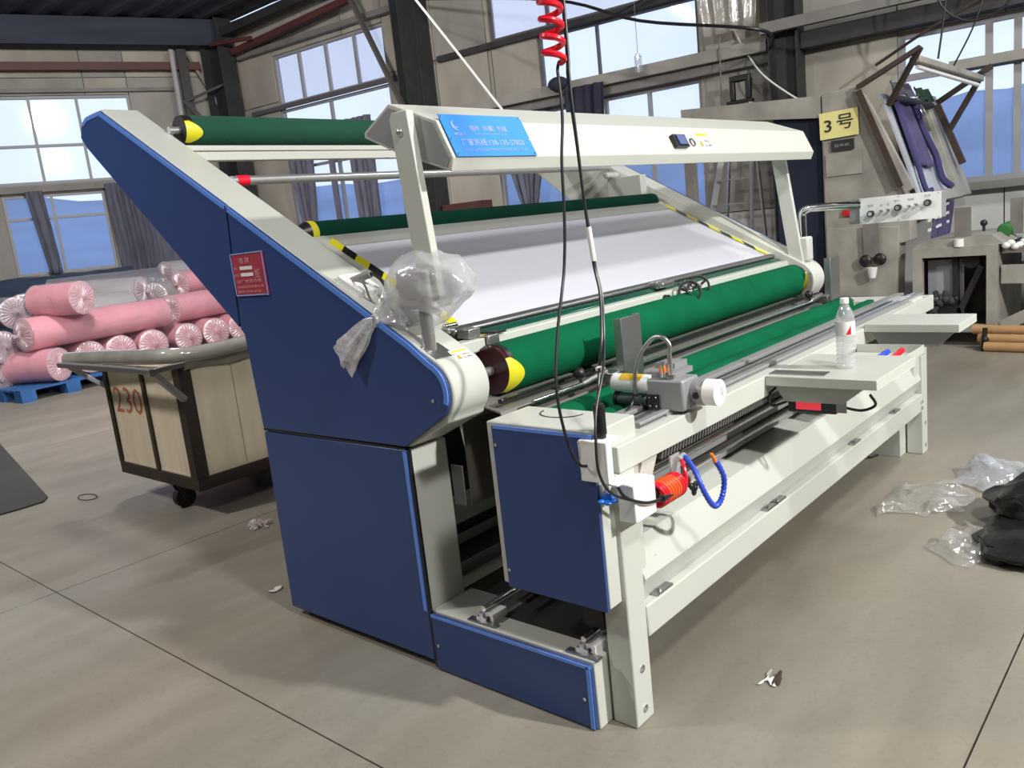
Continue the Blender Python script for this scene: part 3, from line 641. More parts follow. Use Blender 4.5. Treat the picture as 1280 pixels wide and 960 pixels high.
build(MB().cyl((6.42, .5, .885), (6.42, .5, .95), .04, 14), 'white_cup', LABELW, m3)
for i, (y, w_, zz) in enumerate(((.49, .13, 1.22), (.16, .10, 1.25))): build(MB().box(6.5 + i * .5, 6.53 + i * .5, y - w_ / 2, y + w_ / 2, .95 if i == 0 else .93, zz), 'guide_plate', OLDP2, m3)
build(MB().cyl((6.55, .33, 1.0), (6.55, .33, 1.06), .012, 8).sphere((6.55, .33, 1.07), .03, 10), 'clamp_knob', BLACK, m3)
build(MB().box(6.5, 8.2, -1.2, .18, .80, .86).box(6.5, 8.2, -1.2, .18, .62, .64), 'side_table', OLDP2, m3)
build(MB().beam((6.5, .18, .16), (6.5, -.7, .62), .06, .10), 'diagonal_strut', OLDP, m3); build(MB().beam((6.5, .18, .62), (6.5, -1.2, .60), .05, .16).box(6.5, 6.55, -1.2, -1.14, 0, .62), 'side_brace', OLDP, m3); build(MB().box(8.1, 8.15, -1.15, -1.09, 0, .62), 'side_brace', OLDP, m3)
build(MB().prism([(2.42, 2.27), (2.42, 2.44), (1.71, 2.385), (1.71, 2.18)], 6.5, 6.62).prism([(3.2, 2.33), (3.2, 2.50), (2.42, 2.44), (2.42, 2.27)], 6.5, 6.62), 'cross_beam', OLDP, m3)
build(MB().box(6.5, 6.6, 3.1, 3.2, 0, 2.33), 'rear_post', OLDP2, m3)
dc = one(MB().box(6.56, 6.60, 1.74, 2.20, .06, 2.26), 'dark_cloth', CLOTHN, 'dark navy cloth panel hanging beside the old machine housing', 'cloth')
sg = one(plate(MB(), (6.478, 1.71, 1.97), (0, -1, .02), (0, .02, 1), .36, .245, .006), 'number_sign', YSIGN, 'pale yellow paper sign with black number on the old machine', 'sign')
def childtext(par, s, o, u, v, w_, h_, mt=INK, name='lettering', bold=0, off=.009): return build(txt(MB(), s, o, u, v, w_, h_, bold=bold, off=off), name, mt, par, smooth=False)
childtext(sg, '3', (6.476, 1.665, 2.035), (0, -1, .02), (0, .02, 1), .07, .11, bold=.008)
childtext(sg, '号', (6.476, 1.545, 2.045), (0, -1, .02), (0, .02, 1), .15, .135, bold=.005)
st = one(plate(MB(), (6.485, 1.61, 1.85), (0, -1, 0), (0, 0, 1), .21, .10, .006), 'machine_plate', INK, 'small dark plate with grey lettering under the yellow sign', 'plate')
childtext(st, '验布机', (6.483, 1.58, 1.885), (0, -1, 0), (0, 0, 1), .14, .03, INKG)
pp = one(plate(MB(), (6.49, 1.67, 1.62), (0, -1, 0), (0, .0, 1), .34, .21, .004), 'paper_sheet', OLDP, 'dusty paper sheet glued under the dark plate', 'paper')
tp = one(MB().box(6.47, 6.495, 1.40, 1.52, 1.235, 1.295), 'red_switch', REDM, 'red switch block on the old machine behind the chrome arm', 'switch')
build(MB().box(6.465, 6.47, 1.42, 1.48, 1.245, 1.285), 'button', RED, tp)
for i, (x0, x1, y, z, r_, mt_, lb) in enumerate(((6.9, 7.8, -.05, .93, .09, CLOTHP, 'purple cloth heap on the table at the right edge'), (6.8, 7.5, .22, .99, .05, mat('bright_green_cloth', (.03, .17, .04), .9), 'bright green cloth on the old machine table'))):
    h = MB(); h.rings([(x0 + (x1 - x0) * k / 12, y + (.05 - .35 * (i == 0)) * k / 12, z - .02 + .01 * math.sin(k)) for k in range(13)], [r_ * (1 + .3 * math.sin(k * 2.1)) for k in range(13)], 12); one(h, 'folded_cloth', mt_, lb, 'cloth')
wr = MB()
for k in range(7): wr.sphere((6.46 + .02 * k, .14 - .03 * k, .87 + .02 * math.sin(k * 2)), .035, 8, (1, 1, .8))
one(wr, 'white_rag', LABELW, 'white rag hanging over the corner of the old machine box', 'rag')
# cardboard tubes on the floor at the right
for i, (y0, z, x, rz) in enumerate(((.36, .165, 6.3, .0), (.30, .10, 6.22, .02), (.24, .04, 6.15, .02), (.30, .04, 6.33, -.01))):
    t = MB(); n = 20; L = 1.7; d = Vector((-.12 + rz, -1, 0)).normalized()
    a = Vector((x, y0, z)); t.rings([a, a + d * L], .042, n, cap=False); t.rings([a + d * L, a], .030, n, cap=False)
    t.rings([a, a + d * .0005], [.042, .030], n, cap=False)
    one(t, 'cardboard_tube', TUBEC, ['brown cardboard tube on top of the small stack at the right', 'brown cardboard tube in the middle of the stack at the right', 'brown cardboard tube lowest in front of the stack at the right', 'brown cardboard tube on the floor behind the other tubes'][i], 'cardboard tube', 'cardboard tubes at the right edge')
one(MB().box(6.14, 6.42, .16, .22, 0.0, .006).sphere((6.16, .24, .1), .03, 8).beam((6.17, .24, .20), (6.15, .25, .0), .012, .05), 'tube_strap', BLACK, 'black strap bundled round the ends of the cardboard tubes', 'strap')

# ------------------------------------------------------------------ litter, films and painted shadow on the floor
def crumple(pts, h, mt, name, label, cat, n=26, sc=6, seed=0, th=.0):
    """crumpled sheet spanned by four floor corners"""
    a, b, c, d = [Vector((*p, 0)) for p in pts]; vs = []; fs = []
    for j in range(n + 1):
        for i in range(n + 1):
            u, v = i / n, j / n; p = (a * (1 - u) + b * u) * (1 - v) + (d * (1 - u) + c * u) * v
            q = noise.noise((p.x * sc + seed, p.y * sc, seed)) ; q2 = noise.noise((p.x * sc * 2.7, p.y * sc * 2.7 + seed, 2))
            e = min(u, v, 1 - u, 1 - v); k = min(1, e * 6)
            z = .004 + h * max(0, .45 + q * .9 + q2 * .35) * (k * .85 + .15)
            p = p + Vector((q2, q, 0)) * .06; vs.append((p.x, p.y, z))
    for j in range(n):
        for i in range(n): fs.append((j * (n + 1) + i, j * (n + 1) + i + 1, (j + 1) * (n + 1) + i + 1, (j + 1) * (n + 1) + i))
    return one(MB().add(vs, fs), name, mt, label, cat)
crumple([(2.0, -.16), (2.2, -.50), (2.62, -.37), (2.43, -.12)], .05, BAGF, 'plastic_film', 'crumpled clear film on the floor between the machine and the black bag', 'plastic film', seed=3)
crumple([(2.60, -.34), (2.42, -.62), (2.72, -1.05), (3.1, -.35)], .10, clearmat('cloudy_film', (.62, .66, .72), .62, .14, .16, 9), 'plastic_film', 'larger cloudy crumpled film sheet at the right edge behind the black bag', 'plastic film', seed=9)
bg_ = thing('black_bag', (2.0, -.85, 0), 'open black plastic bag with dark contents lying at the right edge', 'bag')
def blob(c, sx_, sy_, sz_, mt, name, par, seed=0, amp=.25, lab=None):
    m_ = MB(); m_.sphere((0, 0, 0), 1, 28); vs = []
    for p in m_.v:
        k = 1 + amp * noise.noise(p * 2.2 + Vector((seed, 0, 0))) + amp * .4 * noise.noise(p * 6 + Vector((0, seed, 0)))
        vs.append(Vector((c[0] + p.x * sx_ * k, c[1] + p.y * sy_ * k, max(.004, c[2] + p.z * sz_ * k))))
    m_.v = vs; return build(m_, name, mt, par, label=lab)
BKB = mat('black_film', (.012, .012, .014), .25, bump=.6, bscale=12)
blob((1.93, -.82, .035), .30, .22, .05, BKB, 'lower_bag', bg_, 2)
blob((2.22, -.80, .10), .24, .22, .09, BKB, 'upper_bag', bg_, 5)
blob((2.12, -.74, .12), .06, .05, .03, mat('blue_print', (.12, .2, .7), .4), 'blue_contents', bg_, 7)
build(MB().beam((1.95, -.80, .10), (2.05, -.90, .12), .03, .01), 'orange_strip', TUBEC, bg_)
crumple([(1.72, -.44), (1.60, -.60), (1.86, -.80), (2.05, -.55)], .07, BAGF, 'plastic_film', 'clear film spilling from the left end of the black bag', 'plastic film', seed=6)
def litter(x, y, s_, mt, lb, seed):
    crumple([(x - s_, y - s_ * .7), (x + s_, y - s_ * .6), (x + s_ * .9, y + s_ * .8), (x - s_ * .8, y + s_ * .6)], s_ * .7, mt, 'paper_scrap', lb, 'litter', n=8, sc=30, seed=seed)
litter(.49, -.30, .017, LABELW, 'small white crumpled scrap on the floor in front of the machine', 1)
litter(.50, -.335, .015, RUSTB, 'tiny brown scrap beside the white scrap on the floor', 5)
litter(.54, 2.68, .06, WRAPE, 'crumpled clear scrap in the shadow under the cart', 2)
litter(.08, 1.84, .02, LABELW, 'tiny white scrap on the floor left of the blue panel', 3)
one(MB().rings([(.30 + .05 * math.cos(a / 2), 4.41 + .10 * math.sin(a / 2), .006) for a in range(14)], .003, 5), 'wire_loop', RUB, 'small thin wire loop on the floor left of the cart', 'wire')
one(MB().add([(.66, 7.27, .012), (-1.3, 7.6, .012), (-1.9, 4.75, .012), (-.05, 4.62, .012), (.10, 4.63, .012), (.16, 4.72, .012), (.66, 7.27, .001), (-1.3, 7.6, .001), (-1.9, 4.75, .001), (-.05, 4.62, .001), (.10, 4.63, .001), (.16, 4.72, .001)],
    [(0, 1, 2, 3, 4, 5), (11, 10, 9, 8, 7, 6)] + [(i, (i + 1) % 6, 6 + (i + 1) % 6, 6 + i) for i in range(6)]), 'floor_shading', mat('shadow_paint', (.06, .06, .055), .7, var=.4, vscale=1.2), 'dark grey sheet painting a cast shadow on the floor at the left edge', 'shadow sheet')  # dark sheet laid down as a painted cast shadow

# ------------------------------------------------------------------ the new inspection machine
M = thing('fabric_inspection_machine', (1.55, 1.2, 0), 'large new blue and beige fabric inspection machine with green rollers and tilted white table', 'machine')
def mp(mb, name, mt, par=M, bevel=.004, **k): return build(mb, name, mt, par, bevel=bevel, **k)
def arc(cy, cz, r, a0, a1, n): return [(cy + r * math.cos(math.radians(a0 + (a1 - a0) * i / n)), cz + r * math.sin(math.radians(a0 + (a1 - a0) * i / n))) for i in range(n + 1)]
NOSE = arc(.565, 1.005, .115, 118, 225, 12)          # rounded front end of the arms
ARM = [(2.46, 2.19), (2.60, 2.188), (2.675, 2.15), (2.70, 2.10), (2.655, 2.045), (1.575, 1.185), (1.553, .80), (.69, .808), (.49, .905)]
TOPL = [(2.46, 2.19)]
outline = ARM + NOSE[::-1]
# side housings
for sx0, sx1 in ((0, .168), (2.932, 3.10)):
    mp(MB().prism(outline, sx0, sx1), 'arm_housing', BEIGE, bevel=.006)
    mp(MB().box(sx0, sx1, .69, 1.56, .03, .80), 'column_housing', BEIGE, bevel=.006)
    mp(MB().box(sx0 + .02, sx1 - .02, .75, 1.5, 0, .03), 'plinth', DARK)
    mp(MB().box(sx0, sx1 + .03 * (sx0 == 0), .0, .688, .0, .222), 'base_box', BEIGE, bevel=.004)
def inset(poly, d):
    cx = sum(p[0] for p in poly) / len(poly); out = []
    n = len(poly)
    for i in range(n):
        a, b, c = Vector(poly[i - 1]), Vector(poly[i]), Vector(poly[(i + 1) % n])
        e1 = (b - a).normalized(); e2 = (c - b).normalized(); n1 = Vector((-e1.y, e1.x)); n2 = Vector((-e2.y, e2.x)); k = (n1 + n2)
        if k.length < 1e-6: k = n1
        k.normalize(); s = d / max(.3, k.dot(n1)); out.append(tuple(b + k * s))
    return out
def area2(p): return sum(p[i - 1][0] * p[i][1] - p[i][0] * p[i - 1][1] for i in range(len(p)))
def cover(poly, xa, xb, name='side_panel', rim=True):
    """blue cover; its edge highlight is painted as a separate strip"""
    if area2(poly) < 0: poly = poly[::-1]
    mp(MB().prism(poly, xa, xb), name, BLUE, bevel=.003)
split_t, split_b = (1.55, 1.684), (1.597, 1.21)
upper = [(1.555, 1.687), (2.455, 2.181), (2.595, 2.178), (2.665, 2.143), (2.688, 2.10), (2.645, 2.048), (1.602, 1.215)]
lower = [(1.545, 1.681)] + [(.62, 1.168)] + arc(.565, 1.005, .105, 112, 222, 12) + [(.695, .812), (1.548, .806), (1.572, 1.188), (1.592, 1.207)]
for xa, xb in ((-.014, -.0005), (3.1005, 3.114)):
    cover(upper, xa, xb); cover(lower, xa, xb)
    cover([(.694, .034), (1.556, .034), (1.548, .792), (.694, .800)], xa, xb)
    cover([(.005, .006), (.682, .006), (.682, .214), (.014, .214), (.005, .205)], xa, xb)
# highlights along the cover edges, painted as lighter blue strips
def strip(pts, w_, x=-.0145):
    t = MB()
    for a, b in zip(pts[:-1], pts[1:]): t.beam((x, *a), (x, *b), .004, w_, (0, -(b[1] - a[1]), b[0] - a[0]) if False else (0, 0, 1))
    return t
def edge(pts, w_=.018):
    t = MB(); n = len(pts); vs = []; fs = []
    for i, p in enumerate(pts):
        a = Vector(pts[max(0, i - 1)]); b = Vector(pts[min(n - 1, i + 1)]); d = (b - a).normalized(); nn = Vector((-d.y, d.x))
        for x in (-.0165, -.006):
            for s in (0, 1):
                q = Vector(p) + nn * w_ * s; vs.append((x, q.x, q.y))
    for i in range(n - 1):
        k = i * 4; fs += [(k, k + 1, k + 5, k + 4), (k + 2, k + 6, k + 7, k + 3), (k, k + 4, k + 6, k + 2), (k + 1, k + 3, k + 7, k + 5)]
    fs += [(0, 2, 3, 1), ((n - 1) * 4, (n - 1) * 4 + 1, (n - 1) * 4 + 3, (n - 1) * 4 + 2)]
    return t.add(vs, fs)
mp(edge([(2.64, 2.158), (2.595, 2.176), (2.455, 2.179), (1.56, 1.688)]), 'edge_highlight', BLUEHI, bevel=0)
mp(edge([(1.54, 1.677), (.62, 1.166)] + arc(.565, 1.005, .104, 112, 200, 10)), 'edge_highlight', BLUEHI, bevel=0)
mp(edge([(.697, .795), (.697, .22)], .016), 'edge_highlight', BLUEHI, bevel=0)
mp(edge([(.682, .212), (.014, .212)], .010), 'edge_highlight', BLUEHI, bevel=0)
mp(edge([(.008, .208), (.008, .008)], .014), 'edge_highlight', BLUEHI, bevel=0)
for y, z in ((.66, .10), (.035, .10), (.53, .98)): mp(MB().cyl((-.018, y, z), (-.012, y, z), .006, 10), 'screw', CHROME, bevel=0)
mp(MB().box(-.012, .02, .70, 1.55, .797, .806), 'panel_gap', BLACK, bevel=0)
mp(MB().box(-.012, -.002, .683, .693, .01, .80), 'panel_gap', BLACK, bevel=0)

# red data plate
rp = mp(plate(MB(), (-.0145, 1.570, 1.338), (0, -1, .01), (0, .01, 1), .222, .163, .004), 'data_plate', REDPL, bevel=0, label='red data plate with white border')
fr_ = MB(); o_ = (-.0148, 1.570, 1.338)
for (a, b, w_, h_) in ((0, 0, .222, .004), (0, .159, .222, .004), (0, 0, .004, .163), (.218, 0, .004, .163)): plate(fr_, (-.0195, 1.570 - a, 1.338 + b), (0, -1, .01), (0, .01, 1), w_, h_, .002)
mp(fr_, 'plate_border', SIGNT, rp, bevel=0)
def lett(par, s, o, w_, h_, mt=REDPT, bold=0, u=(0, -1, .01), v=(0, .01, 1), off=.001, name='lettering'): return build(txt(MB(), s, o, u, v, w_, h_, off=off, bold=bold), name, mt, par, smooth=False)
lett(rp, '铭 牌', (-.021, 1.51, 1.462), .07, .022)
for y, z, w_, h_ in ((1.515, 1.438, .085, .013), (1.515, 1.413, .085, .013)): mp(plate(MB(), (-.0196, y, z), (0, -1, 0), (0, 0, 1), w_, h_, .001), 'name_field', LABELW, rp, bevel=0)
lett(rp, '型号', (-.021, 1.555, 1.438), .025, .011); lett(rp, '编号日期', (-.021, 1.558, 1.413), .036, .010)
lett(rp, '合格证', (-.021, 1.415, 1.405), .035, .035); lett(rp, '出厂检验合格', (-.021, 1.545, 1.388), .17, .013)
lett(rp, '机械制造有限公司', (-.021, 1.548, 1.368), .18, .010); lett(rp, '电话 0534-2186', (-.021, 1.548, 1.35), .16, .010)

# ---- tilted inspection table
SL = math.atan(.523); TD = Vector((0, math.cos(SL), math.sin(SL))); TN = Vector((0, -math.sin(SL), math.cos(SL)))
T0 = Vector((0, .69, 1.166))                       # lower edge of the table surface
TF = (T0, Vector((1, 0, 0)), TD, TN)
mp(MB(TF).box(.20, 2.90, .0, .69, -.012, 0), 'light_table', TABLE, bevel=.002, label='white glass inspection surface')
mp(MB(TF).box(.168, .30, .0, .80, -.03, .004), 'table_border', BEIGE, bevel=.002); mp(MB(TF).box(2.86, 2.932, .0, .80, -.03, .004), 'table_border', BEIGE, bevel=.002)
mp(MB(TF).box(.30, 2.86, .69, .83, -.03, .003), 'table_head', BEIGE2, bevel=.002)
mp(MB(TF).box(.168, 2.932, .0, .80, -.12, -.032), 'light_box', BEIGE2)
def hazard(x0, x1, v0, v1, n):
    y_ = MB(TF); b_ = MB(TF); d = (v1 - v0) / n
    for i in range(n):
        t = b_ if i % 2 else y_; a = v0 + d * i; k = .5 * d
        for z0, z1 in ((.0045, .0065),):
            A = [(x0, a, z0), (x1, a + k, z0), (x1, a + d + k, z0), (x0, a + d, z0)]
            t.add(A + [(p[0], p[1], z1) for p in A], [(3, 2, 1, 0), (4, 5, 6, 7), (0, 1, 5, 4), (1, 2, 6, 5), (2, 3, 7, 6), (3, 0, 4, 7)])
    return y_, b_
for x0, x1 in ((.27, .315), (2.855, 2.895)):
    y_, b_ = hazard(x0, x1, -.01, .72, 9); mp(y_, 'hazard_tape_yellow', YEL, bevel=0); mp(b_, 'hazard_tape_black', BLACK, bevel=0)
# lower scraper bar, glass strip and beam under the table
mp(MB(TF).box(.24, 2.90, -.035, -.004, -.02, .012), 'scraper_bar', STEEL, bevel=.006)
mp(MB(TF).box(.26, 2.90, -.075, -.04, -.02, .0), 'green_strip', mat('green_glass', (.01, .09, .06), .15, .2), bevel=.004)
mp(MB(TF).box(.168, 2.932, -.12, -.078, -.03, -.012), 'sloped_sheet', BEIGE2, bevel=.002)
mp(MB().box(.168, 2.88, .575, .635, 1.085, 1.128), 'front_crossbar', BEIGE, bevel=.004)
mp(MB().box(.25, .31, .60, .66, 1.13, 1.165).box(.30, .36, .56, .60, 1.09, 1.135), 'bar_bracket', STEEL)
mp(MB().box(.300, .345, .565, .640, 1.129, 1.133).box(.300, .345, .568, .574, 1.09, 1.129), 'hazard_tape_yellow', YEL, bevel=0)
mp(MB().beam((.345, .60, 1.137), (.400, .60, 1.137), .075, .006), 'hazard_tape_black', BLACK, bevel=0)
mp(MB().beam((.20, .655, 1.165), (.235, .655, 1.175), .02, .02).cyl((.19, .655, 1.18), (.25, .655, 1.18), .012), 'bar_clamp', CHROME)
# hand wheels on the scraper bar
def wheel(x, y, z, r):
    t = mp(MB().rings([(x, y + 0, z)] , .001, 4, cap=False) if False else MB().sphere((x, y, z), .013, 10), 'handwheel', CHROME, bevel=0)
    ring = MB(); n = 28; vs = []; fs = []
    ax = Vector((-.72, -.66, .2)).normalized(); u = ax.cross(UP).normalized(); v = u.cross(ax)
    pts = [Vector((x, y, z)) + (u * math.cos(6.2832 * k / n) + v * math.sin(6.2832 * k / n)) * r for k in range(n)]
    for i, p in enumerate(pts):
        rad = (p - Vector((x, y, z))).normalized()
        for k in range(8):
            a = 6.2832 * k / 8; vs.append(p + (rad * math.cos(a) + ax * math.sin(a)) * .006)
    for i in range(n):
        for k in range(8): fs.append((i * 8 + k, ((i + 1) % n) * 8 + k, ((i + 1) % n) * 8 + (k + 1) % 8, i * 8 + (k + 1) % 8))
    build(ring.add(vs, fs), 'wheel_rim', DARK, t)
    sp = MB()
    for k in range(3):
        a = 6.2832 * k / 3 + .4; sp.beam((x, y, z), Vector((x, y, z)) + (u * math.cos(a) + v * math.sin(a)) * r, .012, .006, tuple(ax))
    build(sp, 'spoke', CHROME, t)
wheel(1.60, .50, 1.115, .048); wheel(1.74, .53, 1.122, .048)
mp(MB().cyl((1.60, .50, 1.112), (1.66, .60, 1.15), .010).cyl((1.72, .53, 1.12), (1.74, .60, 1.15), .010).box(1.52, 1.62, .62, .67, 1.14, 1.175).cyl((1.50, .59, 1.160), (1.62, .60, 1.160), .014), 'wheel_bracket', STEEL)
mp(MB().cyl((1.50, .55, 1.098), (1.50, .58, 1.098), .018, 12), 'rubber_stop', BLACK, bevel=0)

# ---- rollers
def roller(y, z, r, x0, x1, mt, name, endm=MAROON, stub=.03, rings_=True, tape=True):
    c = mp(MB().cyl((x0, y, z), (x1, y, z), r, 40), name, mt, bevel=0)
    for x, s in ((x0, -1), (x1, 1)):
        build(MB().cyl((x, y, z), (x + s * .016, y, z), r * .98, 32, r * .95), 'end_disc', endm, c)
        build(MB().cyl((x + s * .016, y, z), (x + s * (.016 + stub), y, z), .016, 16), 'axle', BAR, c)
        if tape:
            t = MB(); n = 14; a0 = -.6 if s < 0 else -1.2
            for q, (b0, b1) in enumerate(((2.6, 4.2),)):
                vs = []; fs = []
                for i in range(n + 1):
                    a = b0 + (b1 - b0) * i / n; wv = .062 * math.sin(math.pi * i / n) + .004
                    for xx, rr in ((x + s * .017, r * .965), (x - s * .002, r * 1.012), (x - s * wv * .9, r * 1.012)): vs.append((xx, y + rr * math.cos(a), z + rr * math.sin(a)))
                for i in range(n): fs += [(3 * i, 3 * i + 3, 3 * i + 4, 3 * i + 1), (3 * i + 1, 3 * i + 4, 3 * i + 5, 3 * i + 2)]
                t.add(vs, fs)
            build(t, 'yellow_tape', YEL, c)
            build(MB().cyl((x - s * .022, y, z), (x + s * .0005, y, z), r * 1.004, 32), 'black_band', BLACK, c)
    return c
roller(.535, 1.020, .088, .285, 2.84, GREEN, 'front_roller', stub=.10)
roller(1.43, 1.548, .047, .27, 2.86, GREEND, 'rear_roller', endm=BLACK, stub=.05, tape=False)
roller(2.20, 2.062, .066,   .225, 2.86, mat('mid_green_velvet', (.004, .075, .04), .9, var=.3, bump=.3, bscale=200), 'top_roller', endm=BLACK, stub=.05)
for x in (.27,):
    y_ = MB().cyl((.245, 1.43, 1.548), (.275, 1.43, 1.548), .049, 24, .050)
    mp(y_, 'hazard_tape_yellow', YEL, bevel=0); mp(MB().cyl((.18, 1.43, 1.548), (.245, 1.43, 1.548), .02, 24, .049), 'roller_cone', BLACK, bevel=0)
roller(.285, .845, .060, .16, 2.95, GREEN, 'lower_roller', endm=BLACK, stub=.02)
roller(.150, .832, .054, .16, 2.95, GREEN, 'lower_roller', endm=BLACK, stub=.02)
mp(MB().cyl((.168, 1.78, 1.797), (2.932, 1.78, 1.797), .019, 24), 'chrome_bar', BAR, bevel=0)
mp(MB().cyl((.19, 1.78, 1.797), (.245, 1.78, 1.797), .0215, 20), 'red_sleeve', RED, bevel=0, label='red plastic end sleeve')
mp(MB().box(.168, 2.932, 2.16, 2.21, 1.925, 1.965).box(.168, 2.932, 2.16, 2.21, 1.968, 1.993), 'upper_crossbeam', BEIGE, bevel=.004)
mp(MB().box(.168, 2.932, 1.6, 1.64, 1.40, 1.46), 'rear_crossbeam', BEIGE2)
mp(MB().box(2.86, 2.932, 1.5, 1.75, 1.55, 1.72).cyl((2.80, 1.72, 1.74), (2.932, 1.72, 1.74), .02, 12), 'sensor_bracket', BEIGE2)

# ---- hood, posts, sign
HOOD = [(.825, 1.845), (.825, 1.828), (.69, 1.766), (.447, 1.675), (.43, 1.715), (.485, 1.832), (.69, 1.915)]
hood = mp(MB().prism(HOOD, .10, 2.95), 'lamp_hood', BEIGE, bevel=.003)
build(MB().prism([(.81, 1.840), (.81, 1.832), (.69, 1.776), (.46, 1.69), (.445, 1.716), (.495, 1.825), (.69, 1.902)], .097, .0995), 'hood_end_plate', ALUM, hood)
build(MB().beam((.3, .60, 1.715), (2.8, .60, 1.715), .05, .02), 'lamp_tube', LABELW, hood)
for x0 in (.068, 2.952):
    ps = mp(MB().prism([(.515, 1.10), (.60, 1.14), (.70, 1.87), (.66, 1.885), (.625, 1.875)] if x0 > 1 else [(.532, 1.30), (.618, 1.30), (.660, 1.86), (.648, 1.878), (.578, 1.878)], x0, x0 + .030), 'hood_post', BEIGE, bevel=.003)
    if x0 < 1: build(MB().sphere((x0, .620, 1.815), .014, 14, (.6, 1, 1)), 'bolt', BAR, ps)
hu = Vector((1, 0, 0)); hv = Vector((0, .485 - .43, 1.832 - 1.715)).normalized(); hn = hu.cross(hv)
hp0 = Vector((.112, .430, 1.714)) + hn * .004
np_ = mp(plate(MB(), tuple(hp0), (1, 0, .0), tuple(hv), .385, .148, .003), 'name_sign', SIGNB, bevel=0, label='bright blue maker sign with pale lettering')
def sgt(s, x, y, w_, h_, bold=0, mt=SIGNT, name='lettering'):
    return build(txt(MB(), s, hp0 + hn * .003 + hu * x + hv * y, hu, hv, w_, h_, off=.0012, bold=bold), name, mt, np_, smooth=False)
sgt('德州（科霸）机械', .11, .088, .175, .022, .01); sgt('Dezhou textile machinery co. ltd', .125, .074, .15, .008)
sgt('厂家热线:138-135-57850', .045, .036, .30, .026, .012); sgt('地址: 山东省德州市经济开发区 电话 传真', .045, .017, .30, .010)
sgt('机械', .03, .072, .05, .012, .02)
lg = MB()
for a0, a1, r0, w_ in ((100, 300, .018, .007), (150, 340, .010, .005)):
    vs = []; fs = []; c_ = hp0 + hn * .0045 + hu * .052 + hv * .108; n = 16
    for i in range(n + 1):
        a = math.radians(a0 + (a1 - a0) * i / n); q = w_ * math.sin(math.pi * min(1, (i + .5) / n)) ** .6
        for r_ in (r0, r0 - q): vs.append(c_ + hu * (math.cos(a) * r_) + hv * (math.sin(a) * r_))
    for i in range(n): fs.append((2 * i, 2 * i + 1, 2 * i + 3, 2 * i + 2))
    lg.add(vs, fs)
build(lg, 'logo', SIGNT, np_, smooth=False)
for x, y in ((.008, .14), (.377, .14), (.008, .008), (.377, .008), (.008, .06), (.377, .06)): build(MB().sphere(tuple(hp0 + hn * .004 + hu * x + hv * y), .0035, 8), 'rivet', CHROME, np_)
def on_hood(x, y, w_, h_, th, mt, name, lab=None, lift=.0006):
    return mp(plate(MB(), tuple(Vector((x, .430, 1.714)) + hn * lift + hv * y), (1, 0, 0), tuple(hv), w_, h_, th), name, mt, bevel=0, label=lab)
sw = on_hood(1.44, .025, .105, .058, .02, BLACK, 'rocker_switch', 'black rocker switch'); build(plate(MB(), tuple(Vector((1.46, .430, 1.714)) + hn * .0208 + hv * .032), (1, 0, 0), tuple(hv), .07, .045, .006), 'rocker', mat('blue_rocker', (.08, .11, .28), .4), sw)
rg = MB(); c_ = Vector((1.618, .430, 1.714)) + hn * .004 + hv * .055; n = 20; vs = []; fs = []
for i in range(n):
    a = 6.2832 * i / n
    for k in range(6):
        b = 6.2832 * k / 6; r_ = .018 + .003 * math.cos(b); vs.append(c_ + (hu * math.cos(a) + hv * math.sin(a)) * r_ + hn * (.003 * math.sin(b)))
for i in range(n):
    for k in range(6): fs.append((i * 6 + k, ((i + 1) % n) * 6 + k, ((i + 1) % n) * 6 + (k + 1) % 6, i * 6 + (k + 1) % 6))
mp(rg.add(vs, fs), 'cable_ring', CHROME, bevel=0)
def warning(o, u, v, w_, h_, par=M):
    s_ = build(plate(MB(), o, u, v, w_, h_, .0015), 'warning_label', LABELW, par, label='white warning label with yellow heading')
    u, v = Vector(u).normalized(), Vector(v).normalized(); n = u.cross(v); o = Vector(o) + n * .0015
    build(plate(MB(), tuple(o + u * w_ * .08 + v * h_ * .80), tuple(u), tuple(v), w_ * .84, h_ * .13, .0005), 'heading', YEL, s_)
    build(txt(MB(), '注意安全', o + u * w_ * .45 + v * h_ * .45, u, v, w_ * .45, h_ * .14), 'lettering', INK, s_, smooth=False)
    build(txt(MB(), '当心触电', o + u * w_ * .45 + v * h_ * .22, u, v, w_ * .45, h_ * .14), 'lettering', INK, s_, smooth=False)
    t = MB(); a, b, c = o + u * w_ * .12 + v * h_ * .25, o + u * w_ * .36 + v * h_ * .25, o + u * w_ * .24 + v * h_ * .62
    t.add([p + n * z for z in (.0003, .001) for p in (a, b, c)], [(0, 2, 1), (3, 4, 5), (0, 1, 4, 3), (1, 2, 5, 4), (2, 0, 3, 5)]); build(t, 'triangle', mat('amber', (.5, .33, .02), .5), s_)
warning(tuple(Vector((1.665, .430, 1.714)) + hn * .0006 + hv * .012), (1, 0, 0), tuple(hv), .135, .095)
warning((.075, .484, 1.086), (1, 0, 0), (0, .80, .60), .080, .060)
